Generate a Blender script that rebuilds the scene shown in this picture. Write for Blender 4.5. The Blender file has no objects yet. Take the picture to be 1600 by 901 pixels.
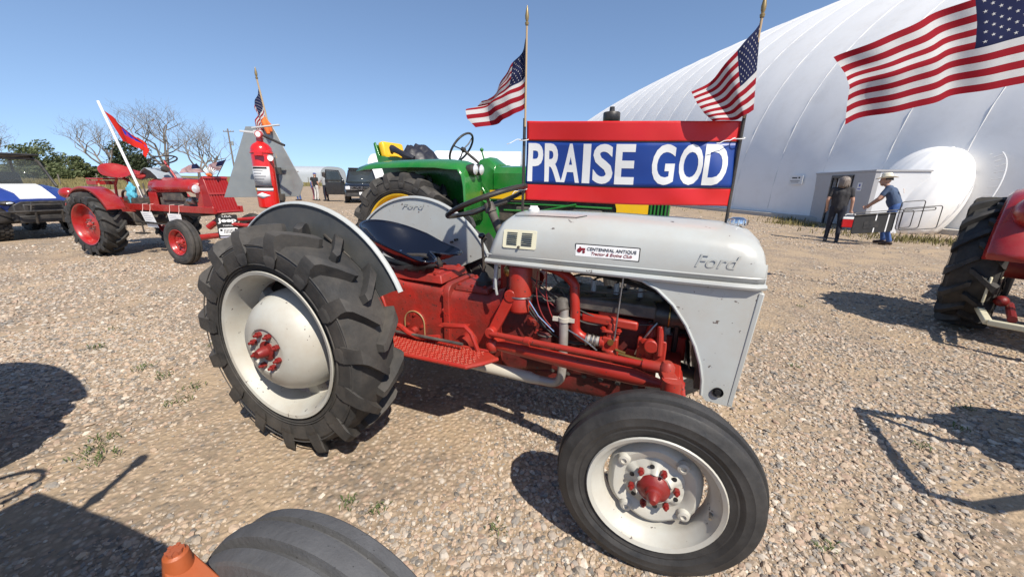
import bpy, bmesh, math, random
import numpy as np
from mathutils import Matrix, Vector, noise as mnoise
PI = math.pi
rad = math.radians
random.seed(7)
scene = bpy.context.scene
col = scene.collection

# ------------------------------------------------------------------ camera
cam_d = bpy.data.cameras.new('camera')
cam_o = bpy.data.objects.new('camera', cam_d)
col.objects.link(cam_o)
cam_d.sensor_width = 36.0
cam_d.lens = 594 / 1600 * 36
cam_d.clip_start = 0.02
cam_d.clip_end = 6000
pt, rl = rad(15.8), rad(0.9)
fw = Vector((0, math.cos(pt), -math.sin(pt)))
u0 = Vector((0, math.sin(pt), math.cos(pt)))
r0 = Vector((1, 0, 0))
rr = math.cos(rl) * r0 + math.sin(rl) * u0
uu = -math.sin(rl) * r0 + math.cos(rl) * u0
M = Matrix.Identity(4)
for i in range(3):
    M[i][0], M[i][1], M[i][2] = rr[i], uu[i], -fw[i]
M[0][3], M[1][3], M[2][3] = 0, 0, 1.40
cam_o.matrix_world = M
scene.camera = cam_o

# ------------------------------------------------------------------ sky, sun, exposure
SUN = Vector((0.42, -0.74, 1.0)).normalized()
elev = math.asin(SUN.z)
azim = math.atan2(SUN.x, SUN.y)
world = bpy.data.worlds.new('World')
scene.world = world
world.use_nodes = True
wn = world.node_tree.nodes
wl = world.node_tree.links
wn.clear()
wo = wn.new('ShaderNodeOutputWorld')
wb = wn.new('ShaderNodeBackground')
sk = wn.new('ShaderNodeTexSky')
sk.sky_type = 'NISHITA'
sk.sun_disc = False
sk.sun_elevation = elev
sk.sun_rotation = azim
sk.altitude = 1400
sk.air_density = 1.0
sk.dust_density = 0.6
sk.ozone_density = 1.8
wb.inputs['Strength'].default_value = 0.135
# even, hazy daylight: the whole sky is looked up a little above its true elevation
tc0 = wn.new('ShaderNodeTexCoord'); vm0 = wn.new('ShaderNodeVectorMath'); vm0.operation = 'MULTIPLY_ADD'
vm0.inputs[1].default_value = (1, 1, .85); vm0.inputs[2].default_value = (0, 0, .115)
vm1 = wn.new('ShaderNodeVectorMath'); vm1.operation = 'NORMALIZE'
wl.new(tc0.outputs['Generated'], vm0.inputs[0]); wl.new(vm0.outputs[0], vm1.inputs[0]); wl.new(vm1.outputs[0], sk.inputs['Vector'])
hs = wn.new('ShaderNodeHueSaturation')
hs.inputs['Saturation'].default_value = 1.0
wl.new(sk.outputs[0], hs.inputs['Color'])
wl.new(hs.outputs[0], wb.inputs[0])
wl.new(wb.outputs[0], wo.inputs[0])
sd = bpy.data.lights.new('sun', 'SUN')
sd.energy = 5.0
sd.angle = rad(0.55)
sd.color = (1.0, 0.93, 0.82)
so = bpy.data.objects.new('sun', sd)
col.objects.link(so)
so.rotation_euler = SUN.to_track_quat('Z', 'Y').to_euler()
so.location = SUN * 60
vs = scene.view_settings
vs.view_transform = 'Standard'
vs.look = 'None'
vs.exposure = 0.32
vs.gamma = 1.0
vs.use_curve_mapping = False

# ------------------------------------------------------------------ helpers
def V(*a):
    return Vector(a[0] if len(a) == 1 else a)

class MB:
    def __init__(s):
        s.v = []; s.f = []; s.m = []; s.mi = 0; s.T = None
    def add(s, vs, fs):
        n = len(s.v)
        if s.T is not None:
            vs = [s.T @ Vector(p) for p in vs]
        s.v += [tuple(p) for p in vs]
        for f in fs:
            s.f.append([n + i for i in f]); s.m.append(s.mi)
        return s
    def box(s, c, d, rot=None, tx=1.0, ty=1.0):
        x, y, z = d[0] / 2, d[1] / 2, d[2] / 2
        P = [V(-x, -y, -z), V(x, -y, -z), V(x, y, -z), V(-x, y, -z), V(-x * tx, -y * ty, z), V(x * tx, -y * ty, z), V(x * tx, y * ty, z), V(-x * tx, y * ty, z)]
        if rot is not None:
            R = Matrix.Rotation(rot[2], 3, 'Z') @ Matrix.Rotation(rot[1], 3, 'Y') @ Matrix.Rotation(rot[0], 3, 'X')
            P = [R @ p for p in P]
        P = [p + V(c) for p in P]
        return s.add(P, [(0, 3, 2, 1), (4, 5, 6, 7), (0, 1, 5, 4), (1, 2, 6, 5), (2, 3, 7, 6), (3, 0, 4, 7)])
    def frame(s, t, up=(0, 0, 1)):
        t = V(t).normalized(); u = V(up)
        if abs(t.dot(u)) > .98: u = V(0, 1, 0) if abs(t.y) < .9 else V(1, 0, 0)
        a = t.cross(u).normalized(); b = a.cross(t).normalized()
        return t, a, b
    def bar(s, a, b, w, h, up=(0, 0, 1)):
        a, b = V(a), V(b); t, p, q = s.frame(b - a, up)
        P = []
        for e in (a, b):
            P += [e - p * w / 2 - q * h / 2, e + p * w / 2 - q * h / 2, e + p * w / 2 + q * h / 2, e - p * w / 2 + q * h / 2]
        return s.add(P, [(0, 1, 2, 3), (4, 7, 6, 5), (0, 4, 5, 1), (1, 5, 6, 2), (2, 6, 7, 3), (3, 7, 4, 0)])
    def cyl(s, a, b, r, r2=None, n=16, cap=True):
        a, b = V(a), V(b); r2 = r if r2 is None else r2
        t, p, q = s.frame(b - a)
        P = []
        for e, rr_ in ((a, r), (b, r2)):
            for i in range(n):
                w = 2 * PI * i / n
                P.append(e + (p * math.cos(w) + q * math.sin(w)) * rr_)
        F = [(i, (i + 1) % n, n + (i + 1) % n, n + i) for i in range(n)]
        if cap: F += [tuple(range(n - 1, -1, -1)), tuple(range(n, 2 * n))]
        return s.add(P, F)
    def tube(s, pts, r, n=8, closed=False):
        pts = [V(p) for p in pts]; m = len(pts)
        rs = r if isinstance(r, (list, tuple)) else [r] * m
        P = []; b = None
        for i in range(m):
            if closed: t = pts[(i + 1) % m] - pts[i - 1]
            else: t = pts[min(i + 1, m - 1)] - pts[max(i - 1, 0)]
            t.normalize()
            if b is None: _, a, b = s.frame(t)
            else:
                b = (b - t * b.dot(t)).normalized(); a = t.cross(b)
            for k in range(n):
                w = 2 * PI * k / n
                P.append(pts[i] + (a * math.cos(w) + b * math.sin(w)) * rs[i])
        F = []
        for i in range(m if closed else m - 1):
            j = (i + 1) % m
            for k in range(n):
                F.append((i * n + k, i * n + (k + 1) % n, j * n + (k + 1) % n, j * n + k))
        if not closed: F += [tuple(range(n - 1, -1, -1)), tuple((m - 1) * n + k for k in range(n))]
        return s.add(P, F)
    def lathe(s, prof, n=48, c=(0, 0, 0), axis='Y', a0=0, a1=2 * PI, loop=False):
        full = abs(a1 - a0 - 2 * PI) < 1e-6
        N = n if full else n + 1
        P = []; c = V(c)
        for i in range(N):
            w = a0 + (a1 - a0) * i / n
            for (r, h) in prof:
                if axis == 'Y': P.append(c + V(r * math.sin(w), h, r * math.cos(w)))
                elif axis == 'Z': P.append(c + V(r * math.cos(w), r * math.sin(w), h))
                else: P.append(c + V(h, r * math.cos(w), r * math.sin(w)))
        k = len(prof); F = []
        for i in range(n):
            j = (i + 1) % N
            for q in range(k if loop else k - 1):
                q2 = (q + 1) % k
                F.append((i * k + q, j * k + q, j * k + q2, i * k + q2))
        return s.add(P, F)
    def prism(s, poly, fn, d0, d1):
        n = len(poly)
        P = [fn(p[0], p[1], d0) for p in poly] + [fn(p[0], p[1], d1) for p in poly]
        F = [tuple(range(n - 1, -1, -1)), tuple(range(n, 2 * n))]
        F += [(i, (i + 1) % n, n + (i + 1) % n, n + i) for i in range(n)]
        return s.add(P, F)
    def ell(s, c, r, nu=20, nv=12, rot=None):
        c = V(c); P = []; F = []
        r = (r, r, r) if not isinstance(r, (tuple, list)) else r
        R = rot if rot is not None else Matrix.Identity(3)
        for j in range(1, nv):
            t = PI * j / nv
            for i in range(nu):
                w = 2 * PI * i / nu
                P.append(c + R @ V(r[0] * math.sin(t) * math.cos(w), r[1] * math.sin(t) * math.sin(w), r[2] * math.cos(t)))
        P += [c + R @ V(0, 0, r[2]), c + R @ V(0, 0, -r[2])]
        for j in range(nv - 2):
            for i in range(nu):
                F.append((j * nu + i, (j + 1) * nu + i, (j + 1) * nu + (i + 1) % nu, j * nu + (i + 1) % nu))
        T, B = len(P) - 2, len(P) - 1
        for i in range(nu):
            F.append((T, i, (i + 1) % nu)); F.append((B, (nv - 2) * nu + (i + 1) % nu, (nv - 2) * nu + i))
        return s.add(P, F)
    def loft(s, rings, closed=True, cap=True):
        n = len(rings[0]); P = [p for r in rings for p in r]; F = []
        for i in range(len(rings) - 1):
            for k in range(n if closed else n - 1):
                k2 = (k + 1) % n
                F.append((i * n + k, i * n + k2, (i + 1) * n + k2, (i + 1) * n + k))
        if cap and closed:
            F += [tuple(range(n - 1, -1, -1)), tuple((len(rings) - 1) * n + k for k in range(n))]
        return s.add(P, F)
    def grid(s, fn, nu, nv, mfn=None):
        P = [fn(i / nu, j / nv) for i in range(nu + 1) for j in range(nv + 1)]
        n = len(s.v); s.add(P, [])
        for i in range(nu):
            for j in range(nv):
                a = i * (nv + 1) + j
                s.f.append([n + a, n + a + nv + 1, n + a + nv + 2, n + a + 1])
                s.m.append(mfn((i + .5) / nu, (j + .5) / nv) if mfn else s.mi)
        return s
    def mesh(s, name, mats, angle=35):
        me = bpy.data.meshes.new(name)
        me.from_pydata(s.v, [], s.f)
        mats = mats if isinstance(mats, (list, tuple)) else [mats]
        for m in mats: me.materials.append(m)
        if len(mats) > 1: me.polygons.foreach_set('material_index', s.m)
        bm = bmesh.new(); bm.from_mesh(me)
        bmesh.ops.recalc_face_normals(bm, faces=bm.faces)
        bm.to_mesh(me); bm.free()
        if angle:
            me.polygons.foreach_set('use_smooth', [True] * len(me.polygons))
            me.set_sharp_from_angle(angle=rad(angle))
        me.update()
        return me
    def build(s, name, mats, parent=None, bevel=0, angle=35, solid=0, sub=0, seg=2, loc=None):
        o = bpy.data.objects.new(name, s.mesh(name, mats, angle))
        col.objects.link(o)
        if parent is not None: o.parent = parent
        if loc is not None: o.location = loc
        if solid:
            md = o.modifiers.new('solid', 'SOLIDIFY'); md.thickness = solid; md.offset = 0
        if sub:
            md = o.modifiers.new('sub', 'SUBSURF'); md.levels = sub; md.render_levels = sub
        if bevel:
            md = o.modifiers.new('bevel', 'BEVEL'); md.width = bevel; md.segments = seg
            md.limit_method = 'ANGLE'; md.angle_limit = rad(40); md.harden_normals = False
        return o

def crumple(c, r, m, seed, amp=.25):
    g = MB(); g.ell(c, r, 28, 18); c = V(c); out = []
    for p in g.v:
        d = V(p) - c; q = 1 + amp * (mnoise.noise(d * (2.2 / r[0] * .6) + V(seed, 0, 0)) + .6 * mnoise.noise(d * (5 / r[0] * .6) + V(0, seed, 0)))
        out.append(tuple(c + d * q))
    g.v = out
    return g

def inst(me, name, parent, loc=(0, 0, 0), rot=(0, 0, 0), scale=(1, 1, 1)):
    o = bpy.data.objects.new(name, me); col.objects.link(o)
    o.parent = parent; o.location = loc; o.rotation_euler = rot; o.scale = scale
    return o

def tag(o, label=None, cat=None, group=None, kind=None):
    if label: o['label'] = label
    if cat: o['category'] = cat
    if group: o['group'] = group
    if kind: o['kind'] = kind
    return o

def thing(name, label, cat, loc=(0, 0, 0), rz=0, group=None):
    o = bpy.data.objects.new(name, None); col.objects.link(o)
    o.empty_display_size = .2
    o.location = loc; o.rotation_euler = (0, 0, rz)
    return tag(o, label, cat, group)

# ------------------------------------------------------------------ materials
MATS = {}
def newmat(name):
    m = bpy.data.materials.new(name); m.use_nodes = True
    nt = m.node_tree; b = nt.nodes['Principled BSDF']
    return m, nt, b
def nd(nt, t, **k):
    n = nt.nodes.new(t)
    for a, v in k.items(): setattr(n, a, v)
    return n
def mixc(nt, fac, a, b):
    n = nt.nodes.new('ShaderNodeMix'); n.data_type = 'RGBA'
    for sock, val in ((0, fac), (6, a), (7, b)):
        if isinstance(val, (int, float)): n.inputs[sock].default_value = val
        elif isinstance(val, tuple): n.inputs[sock].default_value = (*val[:3], 1)
        else: nt.links.new(val, n.inputs[sock])
    return n.outputs[2]
def nz(nt, scale, detail=4, rough=.55, co='Object', dist=0):
    tc = nt.nodes.get('TC') or nd(nt, 'ShaderNodeTexCoord', name='TC')
    n = nd(nt, 'ShaderNodeTexNoise'); n.inputs['Scale'].default_value = scale
    n.inputs['Detail'].default_value = detail; n.inputs['Roughness'].default_value = rough
    n.inputs['Distortion'].default_value = dist
    nt.links.new(tc.outputs[co], n.inputs['Vector'])
    return n.outputs['Fac']
def ramp(nt, src, stops, interp='LINEAR'):
    r = nd(nt, 'ShaderNodeValToRGB'); r.color_ramp.interpolation = interp
    e = r.color_ramp.elements
    while len(e) < len(stops): e.new(.5)
    for i, (p, c) in enumerate(stops):
        e[i].position = p
        e[i].color = (c, c, c, 1) if isinstance(c, (int, float)) else (*c[:3], 1)
    nt.links.new(src, r.inputs[0])
    return r.outputs[0]
def mul(c, k): return tuple(min(1, x * k) for x in c)

def mat(name, c, rough=.5, metal=0, var=.12, vs=5, bump=.0, bs=90, dust=0, dustc=(.36, .29, .21), ds=4, chip=0, chipc=(.12, .1, .09), cs=55, coat=0, rv=.12, trans=0):
    if name in MATS: return MATS[name]
    m, nt, b = newmat(name)
    base = mixc(nt, nz(nt, vs), mul(c, 1 - var), mul(c, 1 + var))
    if dust:
        d = ramp(nt, nz(nt, ds, 8, .65), [(.38, 0.0), (.72, dust)])
        base = mixc(nt, d, base, dustc)
    if chip:
        d = ramp(nt, nz(nt, cs, 3, .6), [(.70 - chip * .08, 0.0), (.72 - chip * .08, 1.0)])
        base = mixc(nt, d, base, chipc)
    nt.links.new(base, b.inputs['Base Color'])
    rg = ramp(nt, nz(nt, vs * 2.3, 5), [(.3, max(0.02, rough - rv)), (.7, min(1, rough + rv))])
    nt.links.new(rg, b.inputs['Roughness'])
    b.inputs['Metallic'].default_value = metal
    if coat:
        b.inputs['Coat Weight'].default_value = coat; b.inputs['Coat Roughness'].default_value = .12
    if trans:
        b.inputs['Transmission Weight'].default_value = trans
    if bump:
        bp = nd(nt, 'ShaderNodeBump'); bp.inputs['Strength'].default_value = bump; bp.inputs['Distance'].default_value = .004
        nt.links.new(nz(nt, bs, 6, .6), bp.inputs['Height']); nt.links.new(bp.outputs[0], b.inputs['Normal'])
    MATS[name] = m
    return m

def clothmat(name, c, tl=.35):
    if name in MATS: return MATS[name]
    m, nt, b = newmat(name)
    out = nt.nodes['Material Output']
    base = mixc(nt, nz(nt, 9), mul(c, .9), mul(c, 1.08))
    b.inputs['Roughness'].default_value = .85; b.inputs['Specular IOR Level'].default_value = .15
    nt.links.new(base, b.inputs['Base Color'])
    t = nd(nt, 'ShaderNodeBsdfTranslucent'); nt.links.new(base, t.inputs[0])
    mx = nd(nt, 'ShaderNodeMixShader'); mx.inputs[0].default_value = tl
    nt.links.new(b.outputs[0], mx.inputs[1]); nt.links.new(t.outputs[0], mx.inputs[2])
    nt.links.new(mx.outputs[0], out.inputs[0])
    bp = nd(nt, 'ShaderNodeBump'); bp.inputs['Strength'].default_value = .25; bp.inputs['Distance'].default_value = .003
    nt.links.new(nz(nt, 30, 4), bp.inputs['Height']); nt.links.new(bp.outputs[0], b.inputs['Normal'])
    MATS[name] = m
    return m

GREY = mat('grey_paint', (.43, .455, .445), .36, var=.06, vs=2.2, bump=.4, bs=4.5, dust=.4, ds=3, chip=.02, cs=18, coat=.25)
GREYN = mat('chipped_grey_paint', (.43, .455, .445), .36, var=.06, vs=2.2, bump=.3, bs=6, dust=.4, ds=4, chip=.42, cs=26, coat=.25)
GREYW = mat('grey_wheel_paint', (.47, .465, .42), .45, var=.07, vs=4, bump=.1, bs=25, dust=.5, ds=6, chip=.25, cs=34)
GREYU = mat('grey_fender_paint', (.42, .445, .44), .42, var=.08, vs=3, bump=.08, bs=20, dust=.3, ds=5, chip=.1, cs=24)
RED = mat('red_paint', (.36, .020, .012), .4, var=.2, vs=5, bump=.12, bs=40, dust=.28, dustc=(.2, .1, .06), ds=7, chip=.45, cs=60, chipc=(.05, .03, .025))
REDC = mat('red_casting', (.33, .020, .013), .5, var=.35, vs=9, bump=.5, bs=60, dust=.75, dustc=(.09, .035, .025), ds=7, chip=.6, cs=48, chipc=(.04, .025, .02))
REDR = mat('red_machine_paint', (.34, .008, .009), .3, var=.1, vs=3, bump=.04, bs=20, dust=.15, ds=4, coat=.4)
HUBR = mat('dark_red_hub', (.21, .014, .012), .42, var=.25, vs=14, bump=.2, dust=.3, dustc=(.1, .04, .03), ds=14)
BLACKP = mat('black_enamel', (.004, .005, .011), .14, var=.1, coat=.5, rv=.04)
WHEELBLK = mat('black_bakelite', (.010, .010, .010), .35, var=.2, dust=.12)
BLACK = mat('black_steel', (.016, .016, .017), .45, var=.25, bump=.1, dust=.2, ds=9)
IRON = mat('dark_iron', (.05, .046, .044), .6, var=.35, bump=.4, bs=60, dust=.3, ds=11)
STEEL = mat('bare_steel', (.42, .41, .39), .38, 1.0, var=.2, dust=.2)
GALV = mat('galvanised_steel', (.36, .38, .37), .5, .55, var=.16, vs=7, bump=.05)
CHROME = mat('chrome', (.75, .75, .76), .1, 1.0, var=.05, rv=.05)
PIPE = mat('aluminised_pipe', (.42, .40, .37), .5, .5, var=.25, vs=9, dust=.4, ds=8)
TYRE = mat('dusty_tyre_rubber', (.028, .0275, .027), .75, var=.3, vs=7, bump=.5, bs=55, dust=.5, dustc=(.15, .128, .105), ds=3.6)
TYREF = mat('front_tyre_rubber', (.020, .020, .0205), .6, var=.3, vs=6, bump=.35, bs=60, dust=.4, dustc=(.11, .10, .09), ds=7)
TYREB = mat('worn_tyre_rubber', (.085, .086, .090), .82, var=.35, vs=9, bump=.7, bs=60, dust=.6, dustc=(.05, .05, .052), ds=14, chip=.15, chipc=(.03, .03, .03), cs=120)
TYREK = mat('black_tyre_rubber', (.022, .022, .022), .7, var=.25, vs=7, bump=.3, bs=55, dust=.4, dustc=(.12, .105, .09), ds=6)
RUBBER = mat('black_rubber', (.02, .02, .02), .6, dust=.15)
CREAM = mat('cream_paint', (.66, .62, .45), .45, var=.06, dust=.15)
WHITE = mat('white_paint', (.76, .76, .74), .45, var=.05, dust=.1)
PAPER = mat('white_paper', (.8, .8, .79), .8, var=.03)
GREEN = mat('green_paint', (.012, .17, .022), .28, var=.12, vs=3, coat=.4, dust=.12, ds=5)
YELLOW = mat('yellow_paint', (.80, .47, .008), .35, var=.06, coat=.3, dust=.1)
ORANGE = mat('orange_paint', (.36, .085, .025), .42, var=.2, vs=12, bump=.3, bs=45, dust=.25, dustc=(.25, .1, .05), ds=10, chip=.5, chipc=(.12, .05, .03), cs=40)
SMV = mat('orange_reflector', (.92, .11, .015), .5, var=.04)
BLUEP = mat('blue_plastic', (.02, .045, .22), .3, var=.1, coat=.3)
BLKPL = mat('black_plastic', (.02, .02, .021), .55, var=.2, bump=.1, dust=.35, dustc=(.14, .12, .1), ds=5)
SUVB = mat('black_car_paint', (.008, .008, .010), .12, var=.1, coat=.8, rv=.04, dust=.12, dustc=(.1, .09, .075))
SILVER = mat('silver_trim', (.6, .6, .6), .25, .9)
INKR = mat('maroon_ink', (.22, .01, .02), .6)
INKB = mat('black_ink', (.012, .012, .013), .6)
INKG = mat('grey_ink', (.12, .12, .13), .6)
DIRTW = mat('weathered_wood', (.17, .145, .12), .85, var=.3, bump=.4, bs=30)
def glassmat(name, c, rough=.03, alpha=.35):
    m, nt, b = newmat(name)
    b.inputs['Base Color'].default_value = (*c, 1); b.inputs['Roughness'].default_value = rough
    b.inputs['Alpha'].default_value = alpha; b.inputs['Specular IOR Level'].default_value = .8
    return m
GLASS = glassmat('tinted_glass', (.012, .014, .016), .03, .72)
GLASSC = glassmat('clear_glass', (.10, .11, .11), .04, .28)
LENS = mat('lamp_lens', (.72, .74, .76), .12, .3, var=.15, vs=40)

# ------------------------------------------------------------------ text
def text(name, s, m, parent, x0, x1, z0, z1, fn, depth=.0015, bold=0.0, shear=0.0, sub=0):
    """one flat or raised lettering mesh fitted to the box x0..x1, z0..z1 and mapped to 3D by fn(x, z, d)"""
    cu = bpy.data.curves.new(name, 'FONT'); cu.body = s; cu.size = 1.0; cu.offset = bold; cu.shear = shear
    cu.resolution_u = 4; cu.fill_mode = 'FRONT'
    ob = bpy.data.objects.new(name, cu); col.objects.link(ob)
    dg = bpy.context.evaluated_depsgraph_get()
    me = bpy.data.meshes.new_from_object(ob.evaluated_get(dg))
    bpy.data.objects.remove(ob); bpy.data.curves.remove(cu)
    bm = bmesh.new(); bm.from_mesh(me)
    xs = [v.co.x for v in bm.verts]; ys = [v.co.y for v in bm.verts]
    ax, bx, ay, by = min(xs), max(xs), min(ys), max(ys)
    bmesh.ops.triangulate(bm, faces=bm.faces)
    for _ in range(sub): bmesh.ops.subdivide_edges(bm, edges=[e for e in bm.edges if e.calc_length() > .08], cuts=1); bmesh.ops.triangulate(bm, faces=bm.faces)
    r = bmesh.ops.extrude_face_region(bm, geom=bm.faces[:])
    top = {v for v in r['geom'] if isinstance(v, bmesh.types.BMVert)}
    for v in bm.verts:
        X = x0 + (x1 - x0) * (v.co.x - ax) / max(1e-6, bx - ax)
        Z = z0 + (z1 - z0) * (v.co.y - ay) / max(1e-6, by - ay)
        v.co = fn(X, Z, depth if v in top else -.0006)
    bmesh.ops.recalc_face_normals(bm, faces=bm.faces)
    bm.to_mesh(me); bm.free()
    me.materials.clear(); me.materials.append(m)
    me.polygons.foreach_set('use_smooth', [False] * len(me.polygons))
    o = bpy.data.objects.new(name, me); col.objects.link(o); o.parent = parent
    return o
# ------------------------------------------------------------------ ground
def ground_mat():
    m, nt, b = newmat('gravel_yard')
    L = nt.links
    big = nz(nt, .35, 5, .6); mid = nz(nt, 1.7, 6, .6); fine = nz(nt, 26, 8, .7)
    dirt = mixc(nt, fine, (.30, .215, .135), (.52, .39, .255))
    dirt = mixc(nt, ramp(nt, big, [(.35, 0.0), (.7, .55)]), dirt, (.43, .33, .225))
    tc = nt.nodes['TC']
    vo = nd(nt, 'ShaderNodeTexVoronoi'); vo.inputs['Scale'].default_value = 38; vo.inputs['Randomness'].default_value = 1
    L.new(tc.outputs['Object'], vo.inputs['Vector'])
    wn_ = nd(nt, 'ShaderNodeTexWhiteNoise'); wn_.noise_dimensions = '3D'; L.new(vo.outputs['Color'], wn_.inputs['Vector'])
    stone = ramp(nt, wn_.outputs['Value'], [(0, (.11, .10, .09)), (.18, (.23, .205, .18)), (.4, (.37, .29, .22)), (.6, (.46, .355, .26)), (.8, (.36, .255, .19)), (1, (.58, .51, .42))])
    stone = mixc(nt, ramp(nt, vo.outputs['Distance'], [(.3, 0.0), (.62, .8)]), stone, (.20, .155, .11))
    cov = ramp(nt, mid, [(.36, .15), (.58, .9)])
    L.new(mixc(nt, cov, dirt, stone), b.inputs['Base Color'])
    b.inputs['Roughness'].default_value = .92
    b.inputs['Specular IOR Level'].default_value = .2
    bp = nd(nt, 'ShaderNodeBump'); bp.inputs['Strength'].default_value = .75; bp.inputs['Distance'].default_value = .02
    inv = ramp(nt, vo.outputs['Distance'], [(0, 1.0), (.65, 0.0)])
    L.new(mixc(nt, .5, inv, fine), bp.inputs['Height']); L.new(bp.outputs[0], b.inputs['Normal'])
    return m
GM = ground_mat()
g = MB(); g.add([(-2500, -300, 0), (2500, -300, 0), (2500, 4500, 0), (-2500, 4500, 0)], [(0, 1, 2, 3)])
tag(g.build('ground', GM, angle=0), kind='structure')

# loose stones, instanced
def stone_mat():
    m, nt, b = newmat('gravel_stone')
    oi = nd(nt, 'ShaderNodeObjectInfo')
    c = ramp(nt, oi.outputs['Random'], [(0, (.09, .088, .085)), (.10, (.18, .17, .16)), (.22, (.28, .255, .225)), (.40, (.43, .335, .245)), (.56, (.37, .255, .19)), (.72, (.50, .40, .30)), (.86, (.33, .29, .255)), (1, (.62, .56, .47))])
    n = nz(nt, 1.6, 5, .6)
    c2 = mixc(nt, ramp(nt, n, [(.4, 0.0), (.75, .5)]), c, (.47, .365, .25))
    nt.links.new(c2, b.inputs['Base Color'])
    b.inputs['Roughness'].default_value = .82
    return m
def gravel():
    rng = np.random.default_rng(3)
    pts = []; scl = []
    def patch(x, y):
        return np.array([.95 * mnoise.noise(Vector((a * .45, b_ * .45, 3.1))) + .55 * mnoise.noise(Vector((a * 1.2, b_ * 1.2, 9.2))) + .3 * mnoise.noise(Vector((a * 3.1, b_ * 3.1, 5.2))) for a, b_ in zip(x, y)])
    for (r_a, r_b, n, lo, mu, sg, hi, ang) in ((.7, 2.6, 60000, .0026, .0060, .50, .023, 66), (2.6, 5.5, 84000, .0042, .0080, .44, .024, 62), (5.5, 10, 60000, .007, .0115, .38, .028, 60), (10, 19, 36000, .013, .017, .3, .035, 60)):
        r = np.sqrt(rng.uniform(r_a ** 2, r_b ** 2, n)); t = rng.uniform(-rad(ang), rad(ang), n)
        x = r * np.sin(t); y = r * np.cos(t)
        w = patch(x, y)
        w -= 1.0 * np.exp(-((y - 7.3 - .03 * x) / .75) ** 2) * (x > 1.5) + .8 * np.exp(-((x + 1.0) / .9) ** 2 - ((y - 1.65) / .32) ** 2) + .7 * np.exp(-((y - 4.6 + .35 * x) / .3) ** 2) * (x < -1.6)
        keep = rng.random(n) < np.clip(.62 + 1.2 * w, .10, 1)
        s = np.clip(rng.lognormal(math.log(mu), sg, n), lo, hi)
        s *= np.where(w < -.3, .75, 1)
        x, y, s = x[keep], y[keep], s[keep]
        pts.append(np.stack([x, y, s * rng.uniform(-.06, .26, len(s))], 1)); scl.append(s)
    P = np.concatenate(pts); S = np.concatenate(scl); N = len(P)
    me = bpy.data.meshes.new('gravel_stones')
    me.vertices.add(N); me.vertices.foreach_set('co', P.astype(np.float32).ravel())
    a = me.attributes.new('scl', 'FLOAT', 'POINT'); a.data.foreach_set('value', S.astype(np.float32))
    rot = np.stack([rng.normal(0, .28, N), rng.normal(0, .28, N), rng.uniform(0, 6.28, N)], 1)
    a = me.attributes.new('rot', 'FLOAT_VECTOR', 'POINT'); a.data.foreach_set('vector', rot.astype(np.float32).ravel())
    a = me.attributes.new('idx', 'INT', 'POINT'); a.data.foreach_set('value', rng.integers(0, 8, N).astype(np.int32))
    o = bpy.data.objects.new('gravel_stones', me); col.objects.link(o)
    ng = bpy.data.node_groups.new('gravel_nodes', 'GeometryNodeTree')
    ng.interface.new_socket('Geometry', in_out='INPUT', socket_type='NodeSocketGeometry')
    ng.interface.new_socket('Geometry', in_out='OUTPUT', socket_type='NodeSocketGeometry')
    N_, L = ng.nodes, ng.links
    gi = N_.new('NodeGroupInput'); go = N_.new('NodeGroupOutput')
    jn = N_.new('GeometryNodeJoinGeometry')
    sm = stone_mat()
    dims = [(1, .8, .5), (1, .9, .55), (1.15, .7, .42), (.95, .85, .65), (1.1, .95, .4), (1, .65, .5), (.9, .8, .6), (1.2, .85, .38)]
    for k in range(8):
        ic = N_.new('GeometryNodeMeshIcoSphere'); ic.inputs['Subdivisions'].default_value = 2
        ps = N_.new('GeometryNodeInputPosition')
        va = N_.new('ShaderNodeVectorMath'); va.operation = 'ADD'; va.inputs[1].default_value = (k * 3.7, k * 1.3, k * 7.1)
        L.new(ps.outputs[0], va.inputs[0])
        no = N_.new('ShaderNodeTexNoise'); no.inputs['Scale'].default_value = .9; no.inputs['Detail'].default_value = 2
        L.new(va.outputs[0], no.inputs['Vector'])
        sb = N_.new('ShaderNodeVectorMath'); sb.operation = 'SUBTRACT'; sb.inputs[1].default_value = (.5, .5, .5)
        L.new(no.outputs['Color'], sb.inputs[0])
        sc = N_.new('ShaderNodeVectorMath'); sc.operation = 'SCALE'; sc.inputs['Scale'].default_value = 1.5
        L.new(sb.outputs[0], sc.inputs[0])
        sp = N_.new('GeometryNodeSetPosition'); L.new(ic.outputs[0], sp.inputs['Geometry']); L.new(sc.outputs[0], sp.inputs['Offset'])
        tr = N_.new('GeometryNodeTransform'); L.new(sp.outputs[0], tr.inputs['Geometry']); tr.inputs['Scale'].default_value = dims[k]
        mt = N_.new('GeometryNodeSetMaterial'); mt.inputs['Material'].default_value = sm; L.new(tr.outputs[0], mt.inputs['Geometry'])
        gt = N_.new('GeometryNodeGeometryToInstance'); L.new(mt.outputs[0], gt.inputs[0])
        L.new(gt.outputs[0], jn.inputs[0])
    ip = N_.new('GeometryNodeInstanceOnPoints')
    ip.inputs['Pick Instance'].default_value = True
    L.new(gi.outputs[0], ip.inputs['Points']); L.new(jn.outputs[0], ip.inputs['Instance'])
    def attr(nm, ty):
        q = N_.new('GeometryNodeInputNamedAttribute'); q.data_type = ty; q.inputs['Name'].default_value = nm
        return q.outputs['Attribute']
    L.new(attr('idx', 'INT'), ip.inputs['Instance Index'])
    er = N_.new('FunctionNodeEulerToRotation'); L.new(attr('rot', 'FLOAT_VECTOR'), er.inputs[0]); L.new(er.outputs[0], ip.inputs['Rotation'])
    L.new(attr('scl', 'FLOAT'), ip.inputs['Scale'])
    L.new(ip.outputs[0], go.inputs[0])
    md = o.modifiers.new('gravel', 'NODES'); md.node_group = ng
    me.materials.append(sm)
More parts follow.
